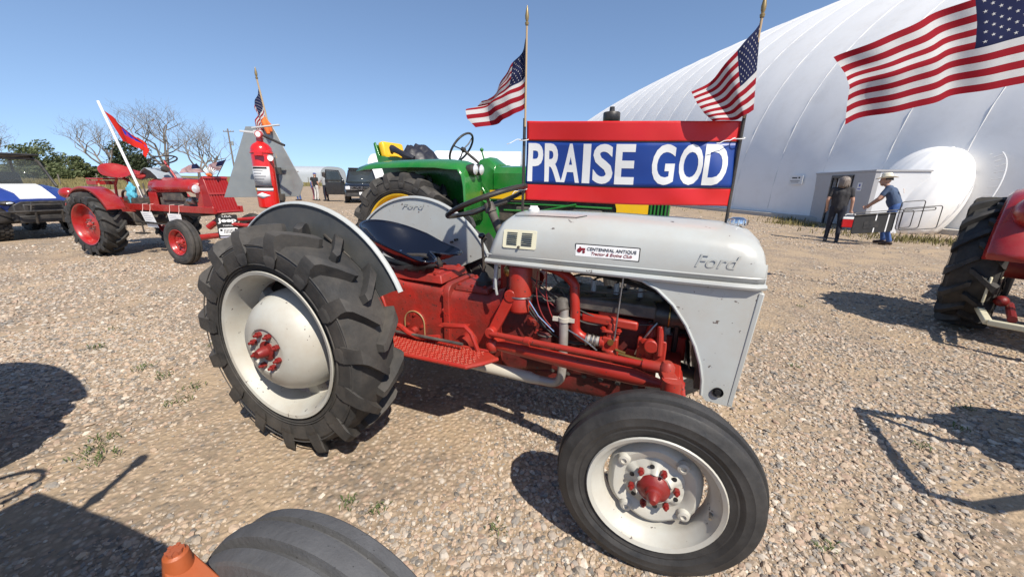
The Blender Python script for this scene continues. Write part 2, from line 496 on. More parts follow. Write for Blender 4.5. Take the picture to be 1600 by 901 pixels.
    tag(o, 'loose pink, tan and grey gravel stones covering the yard', 'gravel', kind='stuff')
gravel()

# dry field beyond the yard
def grass_mat(name, a, b_, c):
    m, nt, b = newmat(name)
    n1 = nz(nt, .05, 5, .6); n2 = nz(nt, 1.2, 6, .7)
    q = mixc(nt, ramp(nt, n1, [(.35, 0.0), (.65, 1.0)]), a, b_)
    q = mixc(nt, ramp(nt, n2, [(.4, 0.0), (.7, .8)]), q, c)
    nt.links.new(q, b.inputs['Base Color']); b.inputs['Roughness'].default_value = 1; b.inputs['Specular IOR Level'].default_value = .05
    return m
FIELD = grass_mat('dry_field_grass', (.20, .155, .06), (.135, .125, .05), (.27, .215, .10))
rng = random.Random(5)
edge = [(-300, -20), (-60, 18), (-45, 27), (-38.6, 35.3), (-38.7, 49), (-34, 66), (-20, 80), (10, 110), (40, 140), (300, 170)]
pl = []
for i in range(len(edge) - 1):
    for k in range(6):
        t = k / 6
        pl.append((edge[i][0] * (1 - t) + edge[i + 1][0] * t + rng.uniform(-.8, .8), edge[i][1] * (1 - t) + edge[i + 1][1] * t + rng.uniform(-.8, .8), .004))
pl += [(2400, 900, .004), (2400, 4400, .004), (-2400, 4400, .004), (-2400, -20, .004)]
g = MB(); g.add(pl, [tuple(range(len(pl)))])
tag(g.build('grass_field', FIELD, angle=0), kind='structure')

def blades(name, pts, h, w, matl, label, lean=.35, seed=1):
    rg = random.Random(seed); g = MB()
    for (x, y, z, s) in pts:
        a = rg.uniform(0, 6.28); hh = h * s * rg.uniform(.5, 1.2); ln = rg.uniform(.05, lean) * hh; la = rg.uniform(0, 6.28)
        dx, dy = math.cos(a) * w * s, math.sin(a) * w * s
        lx, ly = math.cos(la) * ln, math.sin(la) * ln
        g.add([(x - dx, y - dy, z), (x + dx, y + dy, z), (x + dx * .6 + lx * .4, y + dy * .6 + ly * .4, z + hh * .55), (x - dx * .6 + lx * .4, y - dy * .6 + ly * .4, z + hh * .55), (x + lx, y + ly, z + hh)], [(0, 1, 2, 3), (3, 2, 4)])
    o = g.build(name, matl, angle=0)
    return tag(o, label, 'grass', kind='stuff')
BL1 = grass_mat('dry_blade', (.24, .19, .085), (.16, .15, .06), (.31, .26, .14))
pts = []
rng = random.Random(9)
while len(pts) < 15000:
    y = 24 + (rng.random() ** 1.6) * 75; x = -y * rng.uniform(.35, 1.6)
    # inside the field only
    ex = None
    for i in range(len(edge) - 1):
        if edge[i][1] <= y < edge[i + 1][1]:
            t = (y - edge[i][1]) / (edge[i + 1][1] - edge[i][1]); ex = edge[i][0] * (1 - t) + edge[i + 1][0] * t
    if ex is None or x > ex - .3: continue
    pts.append((x, y, .003, rng.uniform(.6, 1.6)))
blades('field_grass', pts, .34, .035, BL1, 'dry knee-high grass over the field beyond the yard')

# ------------------------------------------------------------------ trees
BARK = mat('grey_bark', (.20, .175, .15), .9, var=.3, bump=.4)
def leafmat(name, a, b_):
    m, nt, b = newmat(name)
    oi = nd(nt, 'ShaderNodeNewGeometry')
    c = mixc(nt, oi.outputs['Random Per Island'], a, b_)
    nt.links.new(c, b.inputs['Base Color']); b.inputs['Roughness'].default_value = .7
    t = nd(nt, 'ShaderNodeBsdfTranslucent'); nt.links.new(c, t.inputs[0])
    mx = nd(nt, 'ShaderNodeMixShader'); mx.inputs[0].default_value = .25
    nt.links.new(b.outputs[0], mx.inputs[1]); nt.links.new(t.outputs[0], mx.inputs[2])
    nt.links.new(mx.outputs[0], nt.nodes['Material Output'].inputs[0])
    return m
LEAF1 = leafmat('leaf_green', (.075, .105, .038), (.17, .19, .085))
LEAF2 = leafmat('leaf_dark', (.03, .05, .02), (.075, .09, .04))
WEED = leafmat('weed_leaf', (.06, .10, .025), (.16, .19, .07))
def grow(g, p, d, r, ln, depth, rg, tips, spread=.6, sides=5):
    n = 4; pts = [p]; rs = [r]
    for i in range(n):
        d = (d + Vector((rg.uniform(-1, 1), rg.uniform(-1, 1), rg.uniform(-.5, .8))) * .22).normalized()
        p = p + d * ln / n; pts.append(p); rs.append(r * (1 - .45 * (i + 1) / n))
    g.tube(pts, rs, sides)
    tips.append(p)
    if depth == 0: return
    k = rg.choice((2, 3, 3)) if depth > 1 else 3
    for i in range(k):
        q = pts[rg.choice((2, 3, 4, 4))]
        ax = Vector((rg.uniform(-1, 1), rg.uniform(-1, 1), rg.uniform(-.2, .7))).normalized()
        dd = (d * (1 - spread) + ax * spread).normalized()
        grow(g, q, dd, r * rg.uniform(.42, .6), ln * rg.uniform(.58, .85), depth - 1, rg, tips, spread, 4 if depth < 3 else 5)
def bare_tree(loc, h, seed, label, stems=2, r=.22, depth=5, spread=.55):
    rg = random.Random(seed); t = thing('bare_tree', label, 'tree', loc, 0, 'bare trees beyond the field')
    g = MB(); tips = []
    g.tube([(0, 0, -.1), (0.05, 0, h * .08), (.1, .05, h * .16)], [r * 1.35, r * 1.1, r], 8)
    g.build('trunk', BARK, t)
    c = MB()
    for i in range(stems):
        a = 2 * PI * i / stems + rg.uniform(-.5, .5)
        grow(c, Vector((.1, .05, h * .15)), Vector((math.cos(a) * .6, math.sin(a) * .6, 1)).normalized(), r * .85, h * .36, depth, rg, tips, spread)
    c.build('crown', BARK, t, angle=0)
def leaf_cloud(g, n, centers, size, rg):
    for i in range(n):
        c, r = rg.choice(centers)
        d = Vector((rg.gauss(0, 1), rg.gauss(0, 1), rg.gauss(0, 1))).normalized() * (rg.random() ** .4)
        p = Vector((c[0] + d.x * r[0], c[1] + d.y * r[1], max(.05, c[2] + d.z * r[2])))
        a = Vector((rg.gauss(0, 1), rg.gauss(0, 1), rg.gauss(0, 1))).normalized(); b = a.orthogonal().normalized()
        s = size * rg.uniform(.5, 1.4)
        e = a.cross(b)
        g.add([p - b * s, p + e * s * .5, p + b * s, p - e * s * .45], [(0, 1, 2, 3)])
def leafy_tree(name, loc, w, h, n, matl, label, seed, size=.3, base=.0):
    rg = random.Random(seed); t = thing(name, label, 'tree', loc)
    g = MB(); tips = []
    for i in range(4):
        a = 2 * PI * i / 4 + rg.random()
        grow(g, Vector((rg.uniform(-.3, .3), rg.uniform(-.3, .3), -.1)), Vector((math.cos(a) * .6, math.sin(a) * .6, 1)).normalized(), .16, h * .4, 2, rg, tips)
    g.build('trunk', BARK, t)
    cs = []
    for i in range(64):
        u = rg.uniform(-1, 1); v = rg.uniform(-1, 1)
        rr_ = min(1, math.hypot(u, v))
        z = base * h + (h * (1 - base)) * rg.uniform(.12, .9) * math.sqrt(max(0.08, 1 - rr_ ** 2 * .9))
        q = rg.uniform(.5, 1.1) * h * .17
        cs.append(((u * w / 2 * .9, v * w / 2 * .6, z), (q * 1.4, q * 1.4, q)))
    c = MB(); leaf_cloud(c, n, cs, size, rg)
    c.build('crown', matl, t, angle=0)
leafy_tree('leafy_tree', (-117, 100, 0), 18, 9.3, 14000, LEAF1, 'rounded leafy green tree at the edge of the dry field', 3, .34)
leafy_tree('leafy_tree', (-104, 108, 0), 9, 11.5, 5500, LEAF2, 'dark green tree growing among the bare branches', 12, .36, .1)
leafy_tree('leafy_tree', (-131, 112, 0), 9, 5.5, 2600, LEAF1, 'low green scrub tree behind the side-by-side vehicle', 14, .34)
bare_tree((-106.5, 104, 0), 15.5, 21, 'bare grey tree standing against the dark green tree', 4, .34)
bare_tree((-92, 105, 0), 18.5, 22, 'wide bare tree behind the seat of the red tractor', 4, .42)
bare_tree((-86, 108, 0), 14.5, 27, 'bare tree with thin spreading twigs behind the red tractor', 3, .32)
bare_tree((-79, 103, 0), 14, 24, 'slender bare tree next to the utility pole', 2, .36, 5, .5)
bare_tree((-131, 96, 0), 14, 25, 'bare tree rising behind the side-by-side vehicle', 3, .36)

# utility pole
t = thing('utility_pole', 'dark wooden utility pole with crossarm and insulators', 'utility pole', (-63.3, 90, 0))
g = MB(); g.cyl((0, 0, -.2), (0, 0, 11.5), .19, .13, 10); g.build('pole', DIRTW, t)
g = MB(); g.box((0, .15, 10.9), (2.4, .12, .14)); g.build('crossarm', DIRTW, t)
g = MB(); g.box((0, .2, 8.6), (1.2, .1, .12)); g.build('crossarm', DIRTW, t)
ins = MB(); ins.lathe([(0.0, .3), (.06, .28), (.1, .18), (.05, .12), (.08, .06), (.05, 0)], 10, axis='Z')
im = ins.mesh('insulator', GALV)
for x in (-1.05, -.5, .5, 1.05): inst(im, 'insulator', t, (x, .15, 10.97))
g = MB(); g.cyl((.45, .1, 8.0), (.45, .1, 8.9), .25, n=12); g.build('transformer', GALV, t)

# fence posts at the edge of the field
fg = MB(); fg.cyl((0, 0, -.1), (0.03, 0, 1.35), .08, .065, 7); fm = fg.mesh('fence_post', DIRTW)
for i, (x, y) in enumerate([(-52, 45), (-55, 52), (-61, 62), (-63, 69), (-67, 78), (-60, 84), (-56, 92), (-50, 96), (-45, 101), (-38, 108)]):
    o = inst(fm, 'fence_post', None, (x, y, 0), (0, 0, i), (1, 1, 1 + .1 * (i % 3)))
    tag(o, 'weathered wooden fence post along the dry field', 'fence post', 'fence posts along the field')

# ------------------------------------------------------------------ air dome
def fabric_mat(name, c):
    m, nt, b = newmat(name)
    q = mixc(nt, nz(nt, .25, 5), mul(c, .95), mul(c, 1.03))
    q = mixc(nt, ramp(nt, nz(nt, 1.1, 7, .7), [(.5, 0.0), (.8, .25)]), q, (.5, .46, .40))
    q = mixc(nt, ramp(nt, nz(nt, .12, 8, .75, dist=1.5), [(.5, 0.0), (.75, .25)]), q, (.55, .53, .5))
    nt.links.new(q, b.inputs['Base Color']); b.inputs['Roughness'].default_value = .5
    bp = nd(nt, 'ShaderNodeBump'); bp.inputs['Strength'].default_value = .12; bp.inputs['Distance'].default_value = .08
    nt.links.new(nz(nt, .8, 3), bp.inputs['Height']); nt.links.new(bp.outputs[0], b.inputs['Normal'])
    return m
FAB = fabric_mat('white_vinyl_fabric', (.80, .79, .77))
FABS = fabric_mat('fabric_seam', (.69, .685, .67))
DC = (31.5, 44.8); DA, DB, DH, DR, E1, E2 = 49.6, 23.9, 14.95, .152, .604, .88
def dome_pt(s, ph, off=0.0):
    s = max(-1, min(1, s))
    w = DB * max(0, 1 - abs(s) ** (2 / E1)) ** (E1 / 2); hh = DH * max(0, 1 - abs(s) ** (2 / E2)) ** (E2 / 2)
    c, q = math.cos(ph), math.sin(ph)
    x = (w + off) * math.copysign(abs(c) ** E2, c); z = (hh + off) * abs(q) ** E2; y = DA * s
    cr, sr = math.cos(DR), math.sin(DR)
    return V(DC[0] + cr * x - sr * y, DC[1] + sr * x + cr * y, z)
dome = thing('air_dome', 'huge white air-supported dome with arched fabric seams', 'dome', (DC[0], DC[1], 0))
NG = 64
def sfun(t): return math.sin((t - .5) * PI)      # panels crowd towards the ends
g = MB(); off0 = V(DC[0], DC[1], 0)
SUBN = 6
rings = []
for i in range(NG):
    for k in range(SUBN):
        t = (i + k / SUBN) / NG; b_ = .035 * (1 - (2 * k / SUBN - 1) ** 2)
        rings.append([dome_pt(sfun(.004 + .992 * t), PI * j / 48, b_) - off0 for j in range(49)])
rings.append([dome_pt(sfun(.996), PI * j / 48) - off0 for j in range(49)])
g.loft(rings, closed=False); g.build('fabric_skin', FAB, dome, angle=60)
for i in range(1, NG):
    s = sfun(.004 + .992 * i / NG)
    g = MB(); g.tube([dome_pt(s, PI * (.005 + .99 * j / 40), .004) - off0 for j in range(41)], .014, 4)
    g.build('seam', FABS, dome, angle=60)
g = MB(); CONC = mat('concrete', (.42, .40, .37), .9, var=.15, bump=.3, bs=20)
rb = []
for i in range(120):
    w = 2 * PI * i / 120
    s = sfun(min(.996, max(.004, .5 - .5 * math.cos(w)))); p = dome_pt(s, 0 if w < PI else PI) - off0; p2 = dome_pt(s, 0 if w < PI else PI, .45) - off0
    rb.append([V(p.x, p.y, 0), V(p2.x, p2.y, 0), V(p2.x, p2.y, .16), V(p.x, p.y, .17)])
g.loft(rb + [rb[0]], cap=False); g.build('concrete_base', CONC, dome)

# entrance vestibule
A = V(12.64, 16.74, 0); B = V(11.13, 12.25, 0)
ang = math.atan2(B.y - A.y, B.x - A.x)       # local x runs A -> B, local y = outward -n
ves = thing('entrance_vestibule', 'boxed doorway vestibule with shade-grey front wall built against the white dome', 'doorway', A, ang)
WL = (B - A).length; VH = 1.84
VG = mat('shade_grey_wall_panel', (.40, .40, .41), .6, var=.05, dust=.15, ds=2)  # shade of the side facing away from the sun, painted in as grey
VW = mat('white_wall_panel', (.70, .71, .72), .55, var=.04, dust=.12, ds=2)
# outward is local -y?  n = (0.948,-0.317) points to the dome; local y = rot90(dir)
dirv = (B - A).normalized(); ly = V(-dirv.y, dirv.x, 0)
dep = 1 if ly.dot(V(.948, -.317, 0)) > 0 else -1     # + : dome side
D0, D1 = 1.9, 3.35       # door opening along x
g = MB(); g.box((D0 / 2, dep * .06, VH / 2), (D0, .12, VH)); g.box(((D1 + WL) / 2, dep * .06, VH / 2), (WL - D1, .12, VH)); g.box(((D0 + D1) / 2, dep * .06, VH - .07), (D1 - D0, .12, .14))
g.build('front_wall', VG, ves)
g = MB(); g.box((WL - .06, dep * .72, VH / 2), (.12, 1.2, VH)); g.build('side_wall', VW, ves)
g = MB(); g.box((.06, dep * .72, VH / 2), (.12, 1.2, VH)); g.build('side_wall', VG, ves)
g = MB(); g.box((WL / 2, dep * .66, VH + .03), (WL + .06, 1.36, .05)); g.build('roof', VG, ves)
g = MB()
for x in (D0 - .04, D1 + .04): g.box((x, dep * -.012, (VH - .12) / 2), (.1, .05, VH - .12))
g.box(((D0 + D1) / 2, dep * -.012, VH - .12), (D1 - D0 + .18, .05, .09)); g.build('door_frame', BLACK, ves)
g = MB(); g.box((D0 + .34, dep * .42, (VH - .16) / 2 + .01), (.05, .75, VH - .2)); dv = g.build('door', VW, ves)
g = MB(); g.cyl((D0 + .37, dep * .66, .85), (D0 + .37, dep * .74, .85), .025, n=8); g.build('handle', STEEL, dv)
g = MB(); g.box((D0 + .95, dep * 1.2, (VH - .1) / 2), (1.3, .05, VH - .12)); g.build('inner_door', IRON, ves)
g = MB(); g.box((D1 + .62, dep * -.006, 1.38), (.3, .008, .26)); sn = g.build('notice', WHITE, ves)
SB = mat('blue_ink', (.02, .05, .4), .5)
g = MB(); g.cyl((D1 + .62, dep * -.012, 1.43), (D1 + .62, dep * -.0125, 1.43), .05, n=12); g.box((D1 + .62, dep * -.012, 1.31), (.2, .002, .03)); g.build('emblem', SB, sn)
# fabric bulge that ties the vestibule to the dome
bul = thing('fabric_collar', 'white fabric collar bulging over the vestibule roof', 'dome collar', (12.78, 12.85, 0), rad(-18))
TILT = Matrix.Rotation(rad(24), 3, 'Y')
def colp(u, v):
    a = 2 * PI * u; e = PI * (.02 + .7 * v)
    wob = 1 + .022 * mnoise.noise(Vector((math.cos(a) * 3, math.sin(a) * 3, v * 2))) + .008 * math.sin(a * 31 + 3 * v) * math.sin(e)
    p = V(1.1 * math.sin(e) * math.cos(a), 1.35 * math.sin(e) ** .9 * math.sin(a), 1.80 * math.cos(e)) * wob
    p = TILT @ p + V(.15, 0, .92)
    return V(p.x, p.y, max(.0, p.z))
g = MB(); g.grid(colp, 90, 24); g.build('fabric_skin', FAB, bul, angle=60)
for k in range(26):
    a = rad(-95 + 190 * k / 25)
    p0 = TILT @ V(.62, 1.62 * math.sin(a), 1.95 * math.cos(a)) + V(.15, 0, .92); p1 = TILT @ V(.74, 1.80 * math.sin(a), 2.12 * math.cos(a)) + V(.15, 0, .92)
    if p0.z > .1:
        g = MB(); g.cyl(p0, p1, .012, n=5); g.build('lacing', FABS, bul)
g = MB(); g.tube([TILT @ V(.74, 1.80 * math.sin(rad(-95 + 190 * k / 40)), 2.12 * math.cos(rad(-95 + 190 * k / 40))) + V(.15, 0, .92) for k in range(41)], .016, 5); g.build('seam', FABS, bul)
# sign on the dome
# wall sign placed on the fabric left of the doorway
sp = dome_pt(-.585, PI) if False else None
# ------------------------------------------------------------------ wheels
def ag_tyre(R, W, rimR, n=18, lugh=.04, lugw=.034, slope=1.0):
    g = MB(); h = R - rimR; c = R - lugh
    g.lathe([(rimR - .012, -.36 * W), (rimR + .01, -.43 * W), (rimR + .3 * h, -.5 * W), (rimR + .55 * h, -.51 * W), (c - .045, -.49 * W), (c - .015, -.40 * W), (c - .004, -.2 * W), (c, 0),
             (c - .004, .2 * W), (c - .015, .40 * W), (c - .045, .49 * W), (rimR + .55 * h, .51 * W), (rimR + .3 * h, .5 * W), (rimR + .01, .43 * W), (rimR - .012, .36 * W)], 96)
    for rr_, ww in ((rimR + .035, .468), (rimR + .2 * h, .488), (rimR + .62 * h, .513)):
        for sd_ in (-1, 1):
            g.lathe([(rr_ - .004, sd_ * ww * W), (rr_, sd_ * (ww * W + .004)), (rr_ + .004, sd_ * ww * W)], 72)
    for sd_ in (-1, 1):
        for i in range(n):
            t0 = 2 * PI * (i + (.5 if sd_ > 0 else 0)) / n
            rings = []
            for (f, y, rt, rb, k) in ((0, -.05, R - .004, c - .02, .75), (.06, .02, R, c - .02, .95), (.5, .25, R - .002, c - .02, 1.0), (.86, .43, R - .006, c - .035, 1.2), (1.0, .5, R - .018, c - .06, 1.5), (1.02, .535, R - .045, c - .08, 1.55), (1.02, .535, R - .085, c - .10, 1.45), (1.02, .522, R - .125, c - .13, 1.0)):
                t = t0 - f * slope * (.5 * W) / R
                w0 = lugw * k / R * .75; w1 = w0 * .66
                ring = []
                for (dt, r_) in ((-w0, rb), (w0, rb), (w1, rt), (-w1, rt)):
                    a = t + dt
                    ring.append(V(r_ * math.sin(a), sd_ * y * W, r_ * math.cos(a)))
                rings.append(ring)
            g.loft(rings)
    return g
def rib_tyre(R, W, rimR, n=72):
    g = MB(); h = R - rimR
    side = [(rimR - .01, .34 * W), (rimR + .008, .42 * W), (rimR + .03, .45 * W), (rimR + .034, .462 * W), (rimR + .04, .455 * W), (rimR + .4 * h, .505 * W), (rimR + .42 * h, .512 * W), (rimR + .45 * h, .508 * W), (rimR + .6 * h, .5 * W), (rimR + .62 * h, .505 * W), (rimR + .65 * h, .492 * W), (R - .035, .455 * W), (R - .022, .43 * W), (R - .016, .40 * W), (R - .012, .24 * W), (R - .026, .215 * W), (R - .028, .155 * W), (R - .004, .125 * W), (R, 0)]
    prof = [(r, -y) for r, y in side] + [(r, y) for r, y in reversed(side[:-1])]
    g.lathe(prof, n)
    return g
def hexnut(r, h):
    g = MB(); g.cyl((0, -.004, 0), (0, h * .55, 0), r, n=6); g.cyl((0, h * .5, 0), (0, h, 0), r * .62, r * .45, n=10)
    return g
def ag_wheel(root, name, c, R, W, rimR, side, tyre, rim, hub, discprof, nuts=8, nutr=.075, nlug=18, steer=0, lugw=.034, lugh=.04, hubr=.05, loops=0, nutm=None):
    g = MB(); s = side; ow = W * .45
    rp = [(rimR + .004, ow), (rimR + .012, ow + .006), (rimR + .010, ow + .012), (rimR - .006, ow + .008), (rimR - .02, ow - .01), (rimR - .03, ow - .035), (rimR - .045, .15 * W), (rimR - .06, 0), (rimR - .045, -.15 * W), (rimR - .02, -ow + .02), (rimR + .012, -ow - .008), (rimR + .0, -ow)]
    g.lathe([(r, y * s) for r, y in rp], 72)
    g.lathe([(r, y * s) for r, y in discprof], 64)
    if loops:
        for i in range(loops):
            a = 2 * PI * (i + .3) / loops
            r1 = discprof[-1][0] - .015; y1 = discprof[-1][1]
            p0 = V(r1 * math.sin(a), s * y1, r1 * math.cos(a)); p1 = V((rimR - .03) * math.sin(a), s * (y1 - .01), (rimR - .03) * math.cos(a))
            g.bar(p0, p1, .075, .05, up=(0, 1, 0))
    w = g.build(name, rim, root)
    w.location = c; w.rotation_euler = (0, 0, steer)
    ag_tyre(R, W, rimR, nlug, lugh, lugw).build('tyre', tyre, w, angle=30)
    g = MB(); hy = discprof[0][1]
    g.lathe([(0, s * (hy + .055)), (.018, s * (hy + .055)), (.022, s * (hy + .045)), (hubr * .72, s * (hy + .035)), (hubr * .8, s * (hy + .012)), (hubr * 1.35, s * (hy + .006)), (hubr * 1.4, s * (hy - .01))], 24)
    g.build('hub', hub, w)
    nm = hexnut(.0145, .032).mesh('wheel_nut', nutm or hub)
    for i in range(nuts):
        a = 2 * PI * (i + .5) / nuts
        inst(nm, 'wheel_nut', w, (nutr * math.sin(a), s * (hy + .002), nutr * math.cos(a)), (0 if s > 0 else PI, 0, 0))
    return w

def circ(c, r, n=32, tilt=None, a0=0, a1=2 * PI, close=True):
    out = []
    for i in range(n if close else n + 1):
        a = a0 + (a1 - a0) * i / n
        p = V(r * math.cos(a), r * math.sin(a), 0)
        if tilt is not None: p = tilt @ p
        out.append(V(c) + p)
    return out
def bez(p0, p1, p2, n=8):
    p0, p1, p2 = V(p0), V(p1), V(p2)
    return [p0 * (1 - t) ** 2 + p1 * 2 * t * (1 - t) + p2 * t * t for t in [i / n for i in range(n + 1)]]
def steering_wheel(root, c, r, tilt, m, mh, spokes=3, th=.013, name='steering_wheel', ph=.5):
    R_ = Matrix.Rotation(tilt, 3, 'Y')
    g = MB(); g.tube(circ(c, r, 48, R_), th, 10, True)
    for i in range(spokes):
        a = 2 * PI * i / spokes + ph
        g.tube([V(c) + R_ @ V(.02 * math.cos(a), .02 * math.sin(a), -.03), V(c) + R_ @ V(r * .5 * math.cos(a), r * .5 * math.sin(a), -.028), V(c) + R_ @ V(r * math.cos(a), r * math.sin(a), 0)], th * .62, 8)
    w = g.build(name, m, root)
    g = MB(); g.cyl(V(c) + R_ @ V(0, 0, -.055), V(c) + R_ @ V(0, 0, -.005), .032, .026, 16); g.build('steering_hub', mh, w)
    return w
bolt_me = None
def bolt(root, p, ax, r=.009, m=None):
    """hex bolt head on a surface, ax = direction it faces"""
    global bolt_me
    m = m or REDC
    key = 'bolt_' + m.name + str(r)
    me = bpy.data.meshes.get(key)
    if me is None:
        g = MB(); g.cyl((0, 0, -.003), (0, 0, .008), r, n=6); g.cyl((0, 0, -.003), (0, 0, .002), r * 1.5, n=12); me = g.mesh(key, m)
    o = inst(me, 'bolt', root, p); o.rotation_euler = V(ax).to_track_quat('Z', 'Y').to_euler()
    return o

# ------------------------------------------------------------------ the grey and red tractor
TX = (-.863, 2.428, 0); TH = rad(-22.7)
T = thing('vintage_tractor', 'grey and red vintage tractor with black pan seat, parked on gravel under the banner', 'tractor', TX, TH)
dish = [(.03, .160), (.105, .160), (.112, .168), (.122, .168), (.145, .160), (.19, .142), (.228, .105), (.252, .058), (.264, .015), (.268, -.02)]
for s in (-1, 1):
    ag_wheel(T, 'rear_wheel', (0, s * .65, .594), .594, .265, .372, s, TYRE, GREYW, HUBR, dish, 8, .086, 15, 0, .045, .046, .036, 5)
def front_wheel(root, c, R, W, rimR, s, steer, tyre, rim, hub, nuts=6, bosses=True):
    g = MB(); ow = W * .42
    rp = [(rimR + .002, ow), (rimR + .010, ow + .006), (rimR + .006, ow + .011), (rimR - .008, ow + .005), (rimR - .014, ow - .012), (rimR - .034, ow - .03), (rimR - .042, .02), (rimR - .042, -.03), (rimR - .014, -ow + .012), (rimR + .01, -ow - .006)]
    g.lathe([(r, y * s) for r, y in rp], 64)
    # pressed disc, slightly lobed
    prof = [(.045, .030), (.062, .030), (.075, .014), (.105, .004), (.120, .016), (.142, .020), (.155, .012), (.166, -.012)]
    n = 96; P = []
    for i in range(n):
        a = 2 * PI * i / n; lob = 1 + .025 * math.cos(6 * a)
        for r, y in prof:
            q = r * (lob if r > .1 else 1)
            bump = .010 * max(0, math.cos(6 * a)) if .06 < r < .09 else 0
            P.append(V(q * math.sin(a), s * (y + bump), q * math.cos(a)))
    k = len(prof)
    g.add(P, [(i * k + j, ((i + 1) % n) * k + j, ((i + 1) % n) * k + j + 1, i * k + j + 1) for i in range(n) for j in range(k - 1)])
    w = g.build('front_wheel', rim, root); w.location = c; w.rotation_euler = (0, 0, steer)
    rib_tyre(R, W, rimR).build('tyre', tyre, w, angle=22)
    g = MB(); g.lathe([(.0, s * .098), (.010, s * .098), (.016, s * .09), (.022, s * .07), (.028, s * .066), (.030, s * .052), (.040, s * .046), (.054, s * .036), (.058, s * .026), (.058, s * .01)], 32); g.build('hub', hub, w)
    nm = hexnut(.0115, .024).mesh('wheel_nut', hub)
    for i in range(nuts):
        a = 2 * PI * (i + .35) / nuts
        inst(nm, 'wheel_nut', w, (.076 * math.sin(a), s * .026, .076 * math.cos(a)), (0 if s > 0 else PI, 0, 0))
    if bosses:
        bg = MB(); bg.lathe([(.0, s * .012), (.008, s * .012), (.010, s * .018), (.019, s * .015), (.024, s * .0)], 20); bm_ = bg.mesh('disc_boss', rim)
        for i in range(4):
            a = 2 * PI * (i + .42) / 4
            inst(bm_, 'disc_boss', w, (.138 * math.sin(a), s * .016, .138 * math.cos(a)))
        hg = MB(); hg.cyl((0, 0, 0), (0, s * .0035, 0), .0085, n=14); hm = hg.mesh('disc_hole', INKB)
        for i in range(6):
            a = 2 * PI * (i + .85) / 6
            inst(hm, 'disc_hole', w, (.082 * math.sin(a), s * .0185, .082 * math.cos(a)))
    g = MB(); a = 1.75; g.cyl((.195 * math.sin(a), s * .02, .195 * math.cos(a)), (.186 * math.sin(a), s * .062, .186 * math.cos(a)), .0065, .005, 10); g.build('valve_stem', STEEL, w)
    return w
for s in (-1, 1):
    front_wheel(T, (1.778, s * .655, .356), .356, .150, .222, s, rad(2), TYREF, GREYW, HUBR)

# hood shell
def hood_ring(x, zt, w, zb=1.035):
    pr = [(w, zb), (w + .002, zb + .03), (w - .001, zb + .075), (w - .012, zb + (zt - zb) * .62), (w - .045, zb + (zt - zb) * .83), (w - .095, zt - .018), (w * .4, zt - .004), (0, zt)]
    return [V(x, -y, z) for y, z in pr] + [V(x, y, z) for y, z in reversed(pr[:-1])]
def hood_ring_slant(xb, xt, zt, w):
    R_ = hood_ring(0, zt, w); out = []
    for p in R_:
        t = (p.z - 1.035) / (zt - 1.035); out.append(V(xb * (1 - t) + xt * t, p.y, p.z))
    return out
g = MB()
g.loft([hood_ring_slant(.915, .985, 1.236, .262), hood_ring_slant(.94, 1.01, 1.249, .267), hood_ring(1.15, 1.254, .270), hood_ring(1.5, 1.255, .270), hood_ring(1.8, 1.246, .268), hood_ring(1.93, 1.238, .266), hood_ring(1.985, 1.229, .264), hood_ring(2.03, 1.212, .260), hood_ring(2.058, 1.185, .252), hood_ring(2.072, 1.15, .245), hood_ring(2.078, 1.10, .24)], closed=False)
hood = g.build('hood', GREY, T, solid=.004, angle=50)
for s in (-1, 1):
    g = MB(); pts = [(x, s * y, z) for x, y, z in ((.905, .266, 1.022), (1.3, .275, 1.022), (1.8, .274, 1.022), (1.97, .27, 1.022), (2.05, .262, 1.022), (2.083, .235, 1.022))]
    g.tube(pts, .013, 8); g.build('hood_bead', GREY, T)
    g = MB(); pts = [(x, s * y, z) for x, y, z in ((.91, .264, 1.056), (1.3, .2735, 1.056), (1.8, .272, 1.056), (1.97, .2675, 1.056), (2.05, .2585, 1.056), (2.08, .238, 1.056))]
    g.tube(pts, .005, 6); g.build('hood_bead', GREY, T)
# dash panel closing the back of the hood, and tank
g = MB(); g.loft([[V(.955, -.25, 1.03), V(1.005, -.2, 1.22), V(1.005, .2, 1.22), V(.955, .25, 1.03)], [V(.965, -.25, 1.03), V(1.015, -.2, 1.22), V(1.015, .2, 1.22), V(.965, .25, 1.03)]]); g.build('dash_panel', GREYU, T)
g = MB(); g.box((1.16, 0, 1.11), (.3, .46, .18)); g.build('fuel_tank', BLACK, T, bevel=.03)
# nose panels with the curved cut-out
arch = [(1.585, 1.012), (1.64, 1.004), (1.70, .975), (1.77, .915), (1.83, .835), (1.875, .75), (1.905, .67), (1.922, .60), (1.928, .53)]
poly = arch + [(1.95, .505), (2.035, .498), (2.052, .56), (2.066, .8), (2.074, 1.008)]
for s in (-1, 1):
    g = MB()
    def nf(x, z, d, s=s):
        y = .262 - .02 * max(0, (x - 1.98) / .1) ** 2 - .012 * max(0, (.75 - z) / .25)
        return V(x, s * (y + d), z)
    g.prism(poly, nf, -.003, .003); g.build('nose_panel', GREYN, T, angle=30)
    g = MB(); g.tube([nf(x, z, .002) for x, z in arch], .007, 8); g.build('panel_edge', GREY, T)
    if s < 0:
        g = MB(); g.lathe([(.010, -.002), (.017, .006), (.021, .004), (.022, -.004)], 20, (1.988, -.258, .558)); g.build('grommet', RUBBER, T)
        g = MB(); g.cyl((1.988, -.25, .558), (1.988, -.262, .558), .012, n=14); g.build('grommet_hole', INKB, T)
g = MB()
g.loft([[V(2.07, -.245, 1.10), V(2.07, .245, 1.10), V(2.079, .225, 1.0), V(2.079, -.225, 1.0)], [V(2.085, -.225, 1.10), V(2.085, .225, 1.10), V(2.093, .21, 1.0), V(2.093, -.21, 1.0)]]); g.build('nose_cap', GREY, T, bevel=.006)
